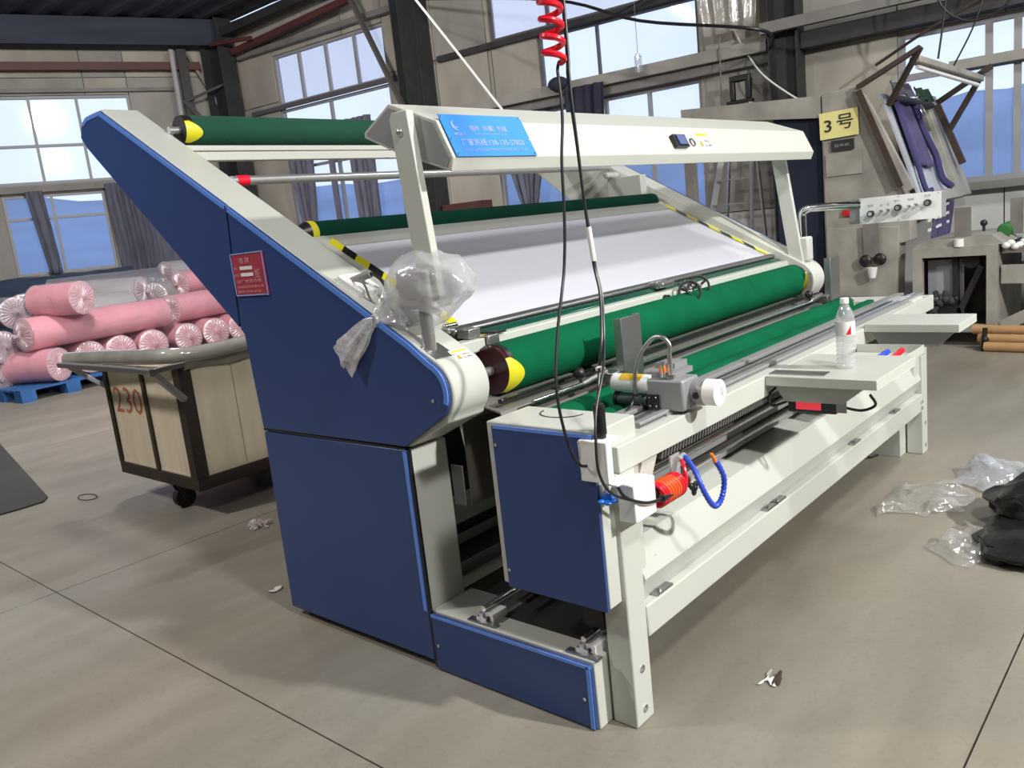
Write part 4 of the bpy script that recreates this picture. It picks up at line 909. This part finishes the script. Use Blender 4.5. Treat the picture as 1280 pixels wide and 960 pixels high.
# ---- device in the bag, chrome pole, switch box on the near arm
mp(MB().cyl((.040, .575, 1.130), (.040, .575, 1.30), .022, 20), 'chrome_post', BAR, bevel=0)
mp(plate(MB(), (.006, .515, 1.107), (1, 0, 0), (0, .888, .46), .085, .10, .004), 'post_flange', STEEL, bevel=.001)
cb = mp(MB().box(.05, .16, .56, .71, 1.262, 1.39), 'counter_box', mat('counter_grey', (.42, .42, .43), .4), bevel=.01)
build(MB().box(.045, .050, .59, .68, 1.30, 1.36), 'display', INKG, cb)
sb = mp(MB((Vector((.025, .885, 1.292)), Vector((1, 0, 0)), Vector((0, .888, .46)), Vector((0, -.46, .888)))).box(0, .10, 0, .13, 0, .045), 'socket_box', WHITE, bevel=.004)
build(MB().tube([(.07, .93, 1.37), (.09, .88, 1.385), (.10, .83, 1.35), (.09, .80, 1.28), (.07, .74, 1.23)], .006, 8), 'wire', BLACK, sb)
build(MB().tube([(.05, .93, 1.37), (.04, .86, 1.355), (.05, .84, 1.29), (.07, .76, 1.24)], .004, 8), 'wire', GREYST, sb)
build(MB().cyl((.06, .95, 1.365), (.09, .88, 1.385), .014, 12), 'plug', GREYST, sb)
mp(MB().box(.0, .15, .70, .86, 1.205, 1.21), 'arm_slot', BEIGE2, bevel=0) if False else None
# ---- control panel on the far nose
mp(MB().box(2.97, 3.05, .49, .58, 1.11, 1.25), 'arm_socket', BEIGE, bevel=.012)
mp(MB().tube([(3.01, .535, 1.24), (3.01, .535, 1.34), (3.01, .53, 1.385), (3.01, .50, 1.405), (3.01, .45, 1.408), (3.01, .20, 1.40)], .023, 16), 'chrome_arm', CHROME, bevel=0)
cp = mp(MB().box(3.0, 3.10, -.20, .265, 1.298, 1.432), 'control_box', ALUM, bevel=.004)
fp = build(MB().box(2.995, 3.0, -.20, .208, 1.296, 1.434), 'face_plate', WHITE, cp, label='white face plate with knobs and switches')
for y, z in ((.145, 1.348), (.005, 1.368), (-.14, 1.38)):
    k = MB().cyl((2.995, y, z), (2.968, y, z), .017, 18); build(k, 'knob', BLACK, cp); build(MB().cyl((2.968, y, z), (2.966, y, z), .011, 16), 'knob_cap', CHROME, cp)
for y, z in ((.09, 1.358), (.055, 1.36), (-.05, 1.370), (-.085, 1.375)): build(MB().cyl((2.995, y, z), (2.98, y, z), .006, 10).beam((2.98, y, z), (2.965, y + .006, z + .006), .004, .004), 'toggle', STEEL, cp)
for y in (.20, -.19, .005):
    for z in (1.304, 1.426): build(MB().cyl((2.9945, y, z), (2.992, y, z), .003, 8), 'screw', INKG, cp)
for s, y, z in (('速度', .165, 1.385), ('前', .10, 1.382), ('后', .066, 1.384), ('卷布', .03, 1.398), ('照明', -.04, 1.398), ('急停', -.12, 1.41)):
    build(txt(MB(), s, (2.9945, y, z), (0, -1, 0), (0, 0, 1), .03 if len(s) > 1 else .014, .012, off=.0008), 'lettering', INKG, cp, smooth=False)
# ---- chute under the front roller and lower interior
mp(MB().add([(.17, .55, .935), (2.93, .55, .935), (2.93, .42, .905), (.17, .42, .905), (2.93, .38, .80), (.17, .38, .80), (.17, .55, .931), (2.93, .55, .931), (2.93, .424, .90), (.17, .424, .90), (2.93, .384, .80), (.17, .384, .80)],
    [(0, 1, 2, 3), (3, 2, 4, 5), (7, 6, 9, 8), (8, 9, 11, 10), (0, 6, 7, 1), (5, 4, 10, 11), (0, 3, 9, 6), (3, 5, 11, 9), (1, 7, 8, 2), (2, 8, 10, 4)]), 'chute_sheet', CHUTE, bevel=0)
mp(MB().box(.19, 2.93, .425, .445, .928, .942), 'chute_lip', DARK, bevel=.002)
mp(MB().box(.19, 2.93, .420, .426, .940, .946), 'chute_trim', CHROME, bevel=0)
mp(MB().box(.17, 2.93, .60, .604, .56, .86), 'inner_sheet', mat('brown_sheet', (.10, .09, .08), .4), bevel=0)
mp(MB().box(.17, 2.93, .60, .604, .861, .93), 'inner_sheet', CHUTE, bevel=0)
mp(MB().cyl((.25, .345, .925), (2.90, .345, .925), .009, 12), 'guide_rod', CHROME, bevel=0)
mp(MB().box(.2, 2.9, .352, .372, .905, .915), 'guide_rail', DARK, bevel=0)
for x, lx in ((.52, .14), (2.60, .14)):
    gb = mp(MB().cyl((x, .345, .925), (x + lx, .335, .945), .013, 12).box(x + lx - .01, x + lx + .06, .30, .36, .90, .94), 'guide_clamp', STEEL)
    build(MB().sphere((x - .0, .35, .965), .022, 12).cyl((x, .345, .93), (x, .35, .965), .006, 8), 'lobed_knob', BLACK, gb)
for x0, x1, z1 in ((.715, .845, 1.128), (2.76, 2.90, 1.14)):
    mp(MB().box(x0, x1, .292, .296, .905, z1).box(x0, x0 + .004, .296, .325, .905, z1).box(x1 - .004, x1, .296, .325, .905, z1), 'edge_guide_plate', STEEL, bevel=.001)
mp(MB().prism([(.80, .42), (.84, .40), (.84, .52), (.80, .51)], .17, 2.93), 'rear_lower_beam', BEIGE, bevel=.01)
mp(MB().box(.17, 2.93, 1.35, 1.37, .05, .80), 'back_sheet', DARKG, bevel=0)
mp(MB().cyl((.30, .67, .640), (2.9, .67, .640), .021, 16), 'guide_tube', CHROME, bevel=0)
mp(MB().box(.169, .176, .63, .688, .55, .70).box(.176, .33, .655, .663, .622, .660).cyl((.33, .65, .64), (.34, .65, .64), .01, 8), 'tube_bracket', DARKG)
mp(MB().beam((.20, .64, .84), (.205, .612, .64), .004, .012), 'guard_edge', BAR, bevel=0)
mp(MB().box(.17, 2.93, .79, .80, .17, .215), 'floor_bar', BEIGE, bevel=.002)
mp(MB().box(.17, 2.93, 1.0, 1.02, .155, .44), 'inner_plate', DARK, bevel=0)
mp(MB().cyl((.17, .83, .345), (2.93, .83, .345), .018, 14), 'rear_tube', BEIGE2, bevel=0)
mp(MB().box(.168, 2.93, .30, .66, .18, .195), 'base_tray', DARKG, bevel=0)
# carriage rails on the base
for y in (.47, .06):
    rl = mp(MB().cyl((.035, y, .262), (3.05, y, .262), .010, 14), 'carriage_rail', CHROME, bevel=0)
    build(MB().box(.02, 3.05, y - .022, y + .022, .222, .238).box(.02, 3.05, y - .008, y + .008, .238, .254), 'rail_base', ALU, rl)
    build(MB().box(.004, .03, y - .07, y + .05, .222, .229), 'end_plate', STEEL, rl); build(MB().box(.03, .10, y - .045, y - .006, .222, .252), 'end_clamp', WHITE, rl)
    build(MB().cyl((.030, y - .025, .238), (.026, y - .025, .238), .006, 10), 'clamp_screw', BLACK, rl)
mp(MB().cyl((.14, .38, .262), (3.0, .38, .262), .010, 12), 'drive_shaft', DARK, bevel=0)
mp(MB().box(.085, 3.02, .10, .43, .2225, .2255), 'base_tray', DARK, bevel=0)
# ---- front carriage: cabinets, beam, posts, apron
for x0, x1 in ((0, .20), (2.93, 3.12)):
    cbn = mp(MB().box(x0, x1, -.078, .325, .405, .80).box(x0, x1, -.078, .325, .80, .927) if False else MB().box(x0, x1, -.076, .325, .405, .927 if x0 == 0 else .880), 'end_cabinet', BEIGE, bevel=.004)
    xa = x0 - .012 if x0 == 0 else x1 + .0005
    build(MB().box(xa, xa + .0115, -.075, .295, .402, .918 if x0 == 0 else .872), 'side_panel', BLUE, cbn)
    if x0 == 0:
        build(MB().box(xa - .001, xa + .004, -.072, .290, .910, .920), 'edge_highlight', BLUEHI, cbn)  # painted highlight along the panel's top edge
        for z in (.46, .86): build(MB().cyl((xa - .004, .283, z), (xa, .283, z), .005, 8), 'screw', CHROME, cbn)
        ar = MB().rings([(.155 + .06 * math.cos(a), .15 + .075 * math.sin(a), .9285) for a in [math.radians(90 + 18 * i) for i in range(11)]], .0018, 5)
        build(ar, 'roller_slot', BLACK, cbn)
    mp(MB().box(x0 + .09, x1 - .02, .02, .10, .274, .405), 'cabinet_foot', DARK)
for x0 in (.06, 3.025):
    pst = mp(MB().box(x0, x0 + .095, -.092, -.008, .0, .79), 'front_post', BEIGE, bevel=.005)
    for z in (.045, .175): build(MB().sphere((x0 + .048, -.092, z), .011, 12, (1, .5, 1)).cyl((x0 + .048, -.091, z), (x0 + .048, -.095, z), .012, 14), 'bolt', CHROME, pst)
    mp(MB().prism([(x0 + .095, .66), (x0 + .15, .79), (x0 + .235, .79), (x0 + .095, .56)] if x0 < 1 else [(x0 - .12, .79), (x0 - .05, .79), (x0, .66), (x0, .58)], -.085, -.070, 'Y'), 'gusset', BEIGE, bevel=.002)
mp(MB().box(.067, 3.235, -.10, .035, .79, .868), 'front_beam', BEIGE, bevel=.004)
mp(MB().box(.16, 3.02, -.092, -.01, .25, .350), 'base_beam', BEIGE, bevel=.005)
mp(MB().prism([(.07, .555), (-.042, .540), (-.088, .43), (-.062, .366), (-.046, .366), (-.070, .43), (-.03, .528), (.07, .545)], .17, 3.02), 'apron_panel', BEIGE, bevel=0, smooth=False)
mp(MB().box(.17, 3.0, -.060, .05, .351, .366), 'apron_foot', BEIGE2, bevel=.001)
mp(MB().box(.17, 3.0, .075, .085, .40, .79), 'trough_back', BLACK, bevel=0)
for x in (.23, 1.02, 1.10, 1.95, 2.55):
    mp(MB().box(x, x + .09, -.088, -.062, .3505, .358).cyl((x + .03, -.075, .358), (x + .03, -.075, .366), .007, 8), 'slot_clip', STEEL, bevel=0)
for z in (.31, .275): mp(MB().cyl((3.0, -.10, z), (3.0, -.092, z), .010, 12), 'bolt', CHROME, bevel=0)
mp(MB().sphere((.26, -.068, .47), .004, 8), 'rivet', CHROME, bevel=0)
# toothed rack, rods and dark profiles in the trough
rk = MB()
for i in range(150):
    x = .30 + i * .018; rk.beam((x, -.082, .766), (x + .010, -.082, .790), .026, .007, (1, 0, 0))
mp(rk, 'chain_rack', mat('rack_grey', (.16, .16, .15), .5, .4), bevel=0, kind='stuff')
mp(MB().box(.28, 2.98, -.068, -.06, .760, .79), 'rack_back', DARK, bevel=0)
for y, z, r_, mt_ in ((.01, .735, .014, DARK), (-.02, .700, .010, CHROME), (.03, .680, .016, STEEL), (-.01, .650, .009, DARK), (.03, .610, .012, CHROME)):
    mp(MB().cyl((.17, y, z), (3.0, y, z), r_, 14), 'trough_rod', mt_, bevel=0)
mp(MB().box(.17, 3.0, .045, .06, .57, .72), 'trough_profile', ALUM, bevel=0)
# aluminium rail on top of the beam
ra = mp(MB().box(.255, 3.20, -.055, .085, .868, .876).box(.255, 3.20, .045, .085, .876, .888).box(.255, 3.20, -.055, -.030, .876, .886), 'slide_rail', ALUM, bevel=.002)
build(MB().box(.26, 3.20, .028, .034, .8765, .880), 'rail_slot', BLACK, ra); build(MB().cyl((.258, -.008, .882), (3.19, -.008, .882), .006, 10), 'slide_rod', CHROME, ra)
mp(MB().add([(.3, .085, .888), (3.1, .085, .888), (3.1, .10, .86), (.3, .10, .86), (.3, .088, .888), (3.1, .088, .888), (3.1, .104, .86), (.3, .104, .86)], [(0, 1, 2, 3), (7, 6, 5, 4), (0, 4, 5, 1), (3, 2, 6, 7), (0, 3, 7, 4), (1, 5, 6, 2)]), 'rail_skirt', ALUM, bevel=0)
# ---- cutter unit riding on the rail
cu = mp(MB().box(.43, .535, -.105, .028, .878, .978), 'cutter_unit', ALUM, bevel=.008, label='grey cutter gearbox on the slide rail')
build(MB().cyl((.455, .02, .957), (.455, .155, .957), .030, 24).sphere((.455, .155, .957), .030, 16, (1, .5, 1)), 'air_cylinder', WHITE, cu)
lb = MB(); n = 8; vs = []; fs = []
for i in range(n + 1):
    a = math.radians(60 + 90 * i / n); vs += [(.455 + .0308 * math.cos(a), .045, .957 + .0308 * math.sin(a)), (.455 + .0308 * math.cos(a), .125, .957 + .0308 * math.sin(a))]
for i in range(n): fs.append((2 * i, 2 * i + 1, 2 * i + 3, 2 * i + 2))
build(lb.add(vs, fs), 'yellow_label', mat('gold_label', (.70, .45, .03), .5), cu)
build(MB().cyl((.45, .03, .905), (.45, .14, .905), .020, 20), 'dark_cylinder', mat('slate', (.07, .10, .10), .4), cu)
build(MB().cyl((.45, .14, .905), (.45, .155, .905), .023, 20), 'cylinder_cap', BLACK, cu); build(MB().box(.424, .430, -.02, .02, .885, .93), 'joint_plate', BLACK, cu)
for y in (-.012, .012, .05):
    for z in (.893, .921): build(MB().sphere((.424 if y < .03 else .432, y, z), .0035, 8), 'bolt', CHROME, cu)
build(MB().cyl((.50, -.105, .93), (.50, -.150, .93), .036, 28), 'motor', ALUM, cu)
build(MB().cyl((.50, -.150, .93), (.50, -.192, .93), .041, 32), 'motor_cap', WHITE, cu)
build(txt(MB(), '1400', (.525, -.1925, .915), (-.35, 0, .94), (-.94, 0, -.35), .035, .012, n=(0, -1, 0)), 'lettering', INKG, cu, smooth=False)
build(MB().cyl((.470, -.128, .925), (.462, -.13, .925), .011, 12), 'screw_cap', BLACK, cu)
build(MB().box(.50, .56, -.14, -.106, .885, .925), 'white_block', WHITE, cu)
build(MB().box(.46, .58, -.06, .05, .978, .995).box(.52, .60, -.03, .04, .98, 1.012), 'top_cover', ALUM, cu)
build(MB().cyl((.45, -.055, .978), (.45, -.055, 1.055), .008, 12).cyl((.45, -.055, .978), (.45, -.055, .990), .016, 6).cyl((.44, -.035, .985), (.44, -.035, 1.035), .009, 10), 'valve_post', CHROME, cu)
build(MB().box(.432, .446, -.045, -.025, 1.0, 1.02), 'valve_tag', ORANGE, cu)
build(MB().tube([(.45, -.055, 1.05), (.45, -.058, 1.085), (.45, -.035, 1.108), (.45, .0, 1.105), (.44, .04, 1.06), (.43, .06, 1.0), (.42, .062, .93)], .007, 10), 'braided_hose', STEEL, cu)
build(MB().tube([(.42, .062, .94), (.40, .065, .90), (.34, .06, .882), (.28, .05, .878)], .004, 8), 'wire', BLACK, cu)
build(MB().box(.40, .70, -.062, .02, .868, .8785), 'slide_plate', ALU, cu)
build(MB().box(.62, .70, -.104, -.1005, .81, .868), 'shadow_plate', ALUM, cu) if False else None
# ---- left end clamp of the beam, coils and hoses
ecl = mp(MB().box(-.026, -.020, -.128, -.036, .792, .902).box(-.026, .050, -.128, -.036, .902, .908).box(-.020, .0, -.128, -.122, .792, .902).box(-.020, .055, -.150, -.10, .786, .792), 'end_clamp', WHITE, bevel=.002)
sp_ = MB()
for i in range(13): sp_.cyl((.012, -.088, .920 + i * .0062), (.012, -.088, .9245 + i * .0062), .0165, 16)
sp_.cyl((.012, -.088, .91), (.012, -.088, 1.004), .0140, 14); build(sp_, 'bellows', BLACK, ecl)
build(MB().cyl((.0, -.10, .79), (.0, -.10, .725), .006, 12), 'threaded_rod', CHROME, ecl)
stp = MB(); c_ = Vector((.0, -.10, .735))
for k in range(5): stp.sphere((c_.x + .018 * math.cos(k * 1.2566), c_.y + .018 * math.sin(k * 1.2566), c_.z), .011, 10, (1, 1, .7))
stp.cyl(c_ + Vector((0, 0, -.006)), c_ + Vector((0, 0, .022)), .011, 12); build(stp, 'star_knob', BLUEK, ecl, label='bright blue star knob')
cbx = mp(MB().box(.055, .165, -.150, -.093, .655, .765), 'junction_box', WHITE, bevel=.004)
build(MB().cyl((.165, -.125, .700), (.19, -.125, .700), .020, 16), 'cable_gland', BLACK, cbx)
co = MB(); co2 = MB(); co3 = MB()
for i in range(9):
    x = .185 + i * .0145; n = 24
    (co if i in (0, 1) else (co3 if i > 6 else co2)).rings([(x + .0145 * k / n, -.130 + .033 * math.cos(6.2832 * k / n), .690 + .033 * math.sin(6.2832 * k / n)) for k in range(n + 1)], .0062, 8)
build(co, 'coil_hose', RED, cbx, kind=None); build(co3, 'coil_hose', RED, cbx); build(co2, 'coil_hose', mat('coil_orange', (.80, .10, .02), .3), cbx)
build(MB().tube([(.315, -.150, .668), (.322, -.158, .700), (.33, -.15, .735), (.352, -.13, .752)], .006, 8), 'hose_end', RED, cbx)
build(MB().box(.33, .385, -.105, -.099, .655, .765).cyl((.35, -.12, .752), (.385, -.12, .757), .010, 12), 'clear_plate', clearmat('acrylic', (.7, .7, .7), .6, .05, .15), cbx)
build(MB().cyl((.345, -.14, .690), (.365, -.14, .690), .020, 16, .012), 'hose_clamp', STEEL, cbx)
kn = MB(); kc = Vector((.405, -.135, .648))
for k in range(3): kn.sphere((kc.x + .014 * math.cos(k * 2.094 + .5), kc.y, kc.z + .014 * math.sin(k * 2.094 + .5)), .012, 10, (1, .6, 1))
kn.sphere(tuple(kc), .013, 10); kn.cyl(kc, kc + Vector((0, .05, .01)), .005, 8); mp(kn, 'lobed_knob', BLACK, bevel=0)
hs = [(.372, -.13, .757), (.345, -.175, .728), (.332, -.20, .690), (.345, -.21, .650), (.375, -.21, .615), (.402, -.21, .602), (.428, -.212, .612), (.443, -.215, .640), (.440, -.22, .680), (.415, -.22, .722), (.392, -.22, .748)]
hp_ = spline(hs, 6); hr = [.0072 + .0022 * (i % 2) for i in range(len(hp_))]
cool = mp(MB().rings(hp_, hr, 12), 'coolant_hose', BLUEP, bevel=0, label='segmented blue nozzle hose'); build(MB().cyl((.392, -.22, .746), (.372, -.22, .775), .0075, 12, .0045), 'nozzle', ORANGE, cool)
mp(MB().tube([(-.005, -.135, .79), (.02, -.145, .745), (.09, -.160, .708), (.16, -.165, .695), (.20, -.160, .690)], .0045, 8).cyl((.17, -.165, .694), (.235, -.165, .686), .012, 12, .002), 'black_lead', BLACK, bevel=0)
# ---- side shelves with lips, display and pen tray
def shelf(x0, x1, y0, y1, z, name='side_shelf'):
    t = mp(MB().box(x0, x1, y0, y1, z - .006, z).box(x0, x0 + .004, y0, y1, z - .034, z - .006).box(x1 - .004, x1, y0, y1, z - .034, z - .006).box(x0 + .004, x1 - .004, y0, y0 + .004, z - .034, z - .006), name, BEIGE, bevel=.0015)
    return t
s1 = shelf(1.022, 1.46, -.487, -.101, .868)
build(MB().box(1.06, 1.12, -.30, -.101, .8685, .872), 'steel_ruler', STEEL, s1)
build(MB().prism([(-.115, .834), (-.155, .770), (-.36, .770), (-.44, .834)], 1.06, 1.075), 'bracket', BEIGE2, s1)
s2 = shelf(2.085, 2.40, -.490, -.101, .884)
build(MB().prism([(-.115, .85), (-.16, .78), (-.40, .78), (-.47, .85)], 2.12, 2.135), 'bracket', ALUM, s2)
dsp = mp(MB().box(1.095, 1.135, -.325, -.150, .722, .786), 'counter_display', mat('dark_teal', (.012, .022, .035), .4), bevel=.005)
build(MB().box(1.092, 1.0955, -.272, -.182, .735, .772), 'screen', mat('red_screen', (.35, .02, .03), .3, emis=(1.0, .05, .08, .8)), dsp)
build(MB().box(1.094, 1.10, -.36, -.325, .73, .78), 'connector', ALUM, dsp)
build(MB().tube([(1.12, -.34, .745), (1.13, -.40, .735), (1.12, -.45, .76), (1.10, -.44, .80)], .005, 8), 'wire', BLACK, dsp); build(MB().tube([(1.12, -.15, .76), (1.10, -.09, .74), (1.05, -.10, .79), (1.08, -.12, .82)], .005, 8), 'wire', BLACK, dsp)
tr = mp(MB().box(1.60, 1.98, -.38, -.101, .775, .779).box(1.60, 1.98, -.38, -.376, .779, .815).box(1.60, 1.604, -.376, -.101, .779, .815).box(1.976, 1.98, -.376, -.101, .779, .815), 'pen_tray', BEIGE, bevel=.001)
warning((1.30, -.1012, .795), (1, 0, 0), (0, 0, 1), .10, .065)
# foot cable loop
mp(MB().tube([(2.80, .16, .20), (2.83, .15, .03), (2.90, .12, .008), (2.96, .13, .01), (2.97, .15, .10)], .006, 8), 'floor_cable', RUB, bevel=0)

# ------------------------------------------------------------------ things on and around the machine
for i, (p, d, mt_, lb_) in enumerate((((1.70, -.25, .79), (1, -.1, .08), BLUEP, 'blue marker pen lying in the tray behind the bottle'), ((1.72, -.31, .79), (1, -.05, .1), RED, 'red marker pen lying in the tray behind the bottle'))):
    p, d = Vector(p), Vector(d).normalized(); pn = thing('marker_pen', p, lb_, 'pen', 'marker pens in the tray')
    build(MB().cyl(p, p + d * .13, .011, 14), 'barrel', mt_, pn); build(MB().cyl(p + d * .13, p + d * .17, .012, 14), 'cap', mt_, pn)
# water bottle
bx_, by_ = 1.215, -.322; zb = .8685
bt = thing('water_bottle', (bx_, by_, zb), 'clear plastic water bottle with white cap and red and white label on the shelf', 'bottle')
prof = [(.0, .0), (.026, 0.0), (.031, .006)]
z = .006
for i in range(7): prof += [(.0325, z + .004), (.0325, z + .011), (.0295, z + .0145)]; z += .0165
prof += [(.033, .128), (.033, .165), (.032, .180), (.026, .202), (.0165, .222), (.0125, .230), (.0125, .236)]
def lathe(prof, c, n=32):
    vs = []; fs = []
    for r_, z_ in prof:
        for k in range(n): a = 6.2832 * k / n; vs.append((c[0] + max(r_, .0005) * math.cos(a), c[1] + max(r_, .0005) * math.sin(a), c[2] + z_))
    for i in range(len(prof) - 1):
        for k in range(n): fs.append((i * n + k, i * n + (k + 1) % n, (i + 1) * n + (k + 1) % n, (i + 1) * n + k))
    return MB().add(vs, fs)
bb_ = build(lathe(prof, (bx_, by_, zb)), 'body', PETM, bt)
build(lathe([(.0145, .232), (.0150, .234), (.0150, .250), (.0140, .252), (0, .252)], (bx_, by_, zb), 24), 'cap', LABELW, bt)
build(lathe([(.0335, .120), (.0337, .122), (.0337, .168), (.0335, .170)], (bx_, by_, zb)), 'label', LABELW, bt)
tri = MB(); vs = []; n = 6; fs = []
c0 = math.radians(218)
for i in range(n + 1):
    a = c0 + .55 * (i / n - .5); h = .034 * i / n; r_ = .0341
    vs += [(bx_ + r_ * math.cos(a), by_ + r_ * math.sin(a), zb + .124), (bx_ + r_ * math.cos(a), by_ + r_ * math.sin(a), zb + .124 + h)]
for i in range(n): fs.append((2 * i, 2 * i + 2, 2 * i + 3, 2 * i + 1))
build(tri.add(vs, fs), 'red_print', RED, bt)
# clear bag knotted over the counter box
bgm = MB().sphere((0, 0, 0), 1, 40); vs = []
for p in bgm.v:
    d = p.normalized(); k = 1 + .10 * noise.noise(d * 2.3) + .06 * noise.noise(d * 7) + .02 * abs(noise.noise(d * 15))
    q = Vector((.10 + p.x * .115 * k, .615 + p.y * .185 * k, 1.330 + p.z * .130 * k))
    if q.z < 1.30: t_ = (1.30 - q.z) / .15; q.y = .625 + (q.y - .615) * (1 - t_ * .62); q.x = .10 + (q.x - .10) * (1 - t_ * .35)
    if q.z > 1.38: q.z = 1.38 + (q.z - 1.38) * .85
    if q.y > .70: q.z = 1.255 + (q.z - 1.255) * max(.22, 1 - (q.y - .70) * 5.5); q.x = .04 + (q.x - .04) * max(.25, 1 - (q.y - .70) * 4)
    vs.append(q)
bgm.v = vs
pb = thing('plastic_bag', (.10, .615, 1.21), 'clear plastic bag knotted over the counter box on the near machine arm', 'bag')
build(bgm, 'bag_body', BAG, pb)
kt = MB(); pts = spline([(.03, .70, 1.265), (.00, .745, 1.25), (-.015, .770, 1.235), (-.022, .795, 1.22), (-.028, .835, 1.185), (-.034, .885, 1.145), (-.038, .925, 1.108)], 5)
n = 24; vs = []; fs = []; m_ = len(pts)
for i, p in enumerate(pts):
    t = i / (m_ - 1); w_ = (.055 * (1 - t / .3) + .014 if t < .3 else .014 + (t - .3) / .7 * .045); w_ += 0
    for k in range(n):
        a = 6.2832 * k / n; q = w_ * (1 + .28 * math.cos(6 * a + t * 5) * min(1, abs(t - .28) * 3))
        vs.append(p + Vector((0, .5, .85)).normalized() * q * math.cos(a) + Vector((1, 0, 0)) * (q * .35 * math.sin(a)))
for i in range(m_ - 1):
    for k in range(n): fs.append((i * n + k, i * n + (k + 1) % n, (i + 1) * n + (k + 1) % n, (i + 1) * n + k))
build(kt.add(vs, fs), 'knotted_tail', BAGK, pb)
build(MB().rings([(-.012 + .003 * math.cos(a), .765 + .016 * math.cos(a), 1.238 + .016 * math.sin(a)) for a in [6.2832 * i / 14 for i in range(15)]], .008, 8), 'knot', BAGK, pb)
# hanging air hose and cables
ah = thing('air_hose', (.08, 0, 1.88), 'red coiled air hose hanging from above in front of the hood, black lead below', 'hose')
cpts = []
for i in range(14 * 16 + 1):
    a = 6.2832 * i / 16; t = i / (14 * 16); r_ = .030 - .004 * t
    cpts.append((.085 + r_ * math.cos(a) - .012 * t, 0 + r_ * math.sin(a), 2.48 - t * .58))
build(MB().rings(cpts, .0085, 8), 'coil', RED, ah)
build(MB().tube([(.085, 0, ZC - .02), (.085, 0, 4.0), (.09, 0, 2.9), (.10, 0, 2.48)], .006, 8), 'feed_hose', RUB, ah)
build(MB().tube([(.099, .004, 1.905), (.100, .012, 1.885), (.094, .006, 1.85), (.088, 0, 1.80), (.083, 0, 1.74), (.066, 0, 1.652), (.058, 0, 1.54), (.047, 0, 1.443), (.030, 0, 1.36), (.003, -.005, 1.298), (-.04, -.01, 1.19), (-.075, -.02, 1.073), (-.080, -.03, .98), (-.066, -.04, .892), (-.045, -.05, .845), (-.018, -.06, .835)], .0042, 8), 'black_lead', BLACK, ah)
pc = thing('power_cable', (.13, 0, 1.0), 'pair of black cables hanging from above with a white tag, down to the bellows', 'cable')
build(MB().tube([(.12, 0, ZC - .02), (.125, 0, 3.5), (.138, 0, 2.1), (.133, 0, 1.859), (.142, 0, 1.70), (.151, 0, 1.544), (.163, 0, 1.422), (.172, 0, 1.354), (.160, -.02, 1.277), (.12, -.04, 1.16), (.055, -.07, 1.09), (.02, -.085, 1.03), (.013, -.088, 1.0)], .0042, 8), 'cable', BLACK, pc)
build(MB().tube([(.13, .01, ZC - .02), (.13, .01, 3.5), (.146, .01, 2.1), (.140, .01, 1.859), (.150, .008, 1.70), (.158, .005, 1.544), (.170, 0, 1.422), (.178, 0, 1.354), (.166, -.022, 1.277), (.125, -.045, 1.16), (.045, -.09, 1.09), (-.03, -.11, 1.0), (-.065, -.125, .92), (-.070, -.13, .84), (-.035, -.135, .775), (.03, -.145, .735), (.09, -.160, .708)], .0038, 8), 'cable', BLACK, pc)
build(MB().cyl((.160, 0, 1.47), (.172, 0, 1.375), .008, 10), 'white_tag', LABELW, pc)
build(MB().cyl((.062, -.068, 1.093), (.060, -.070, 1.088), .014, 8).beam((.05, -.09, 1.092), (.09, -.06, 1.092), .004, .004), 'cable_tie', LABELW, pc)
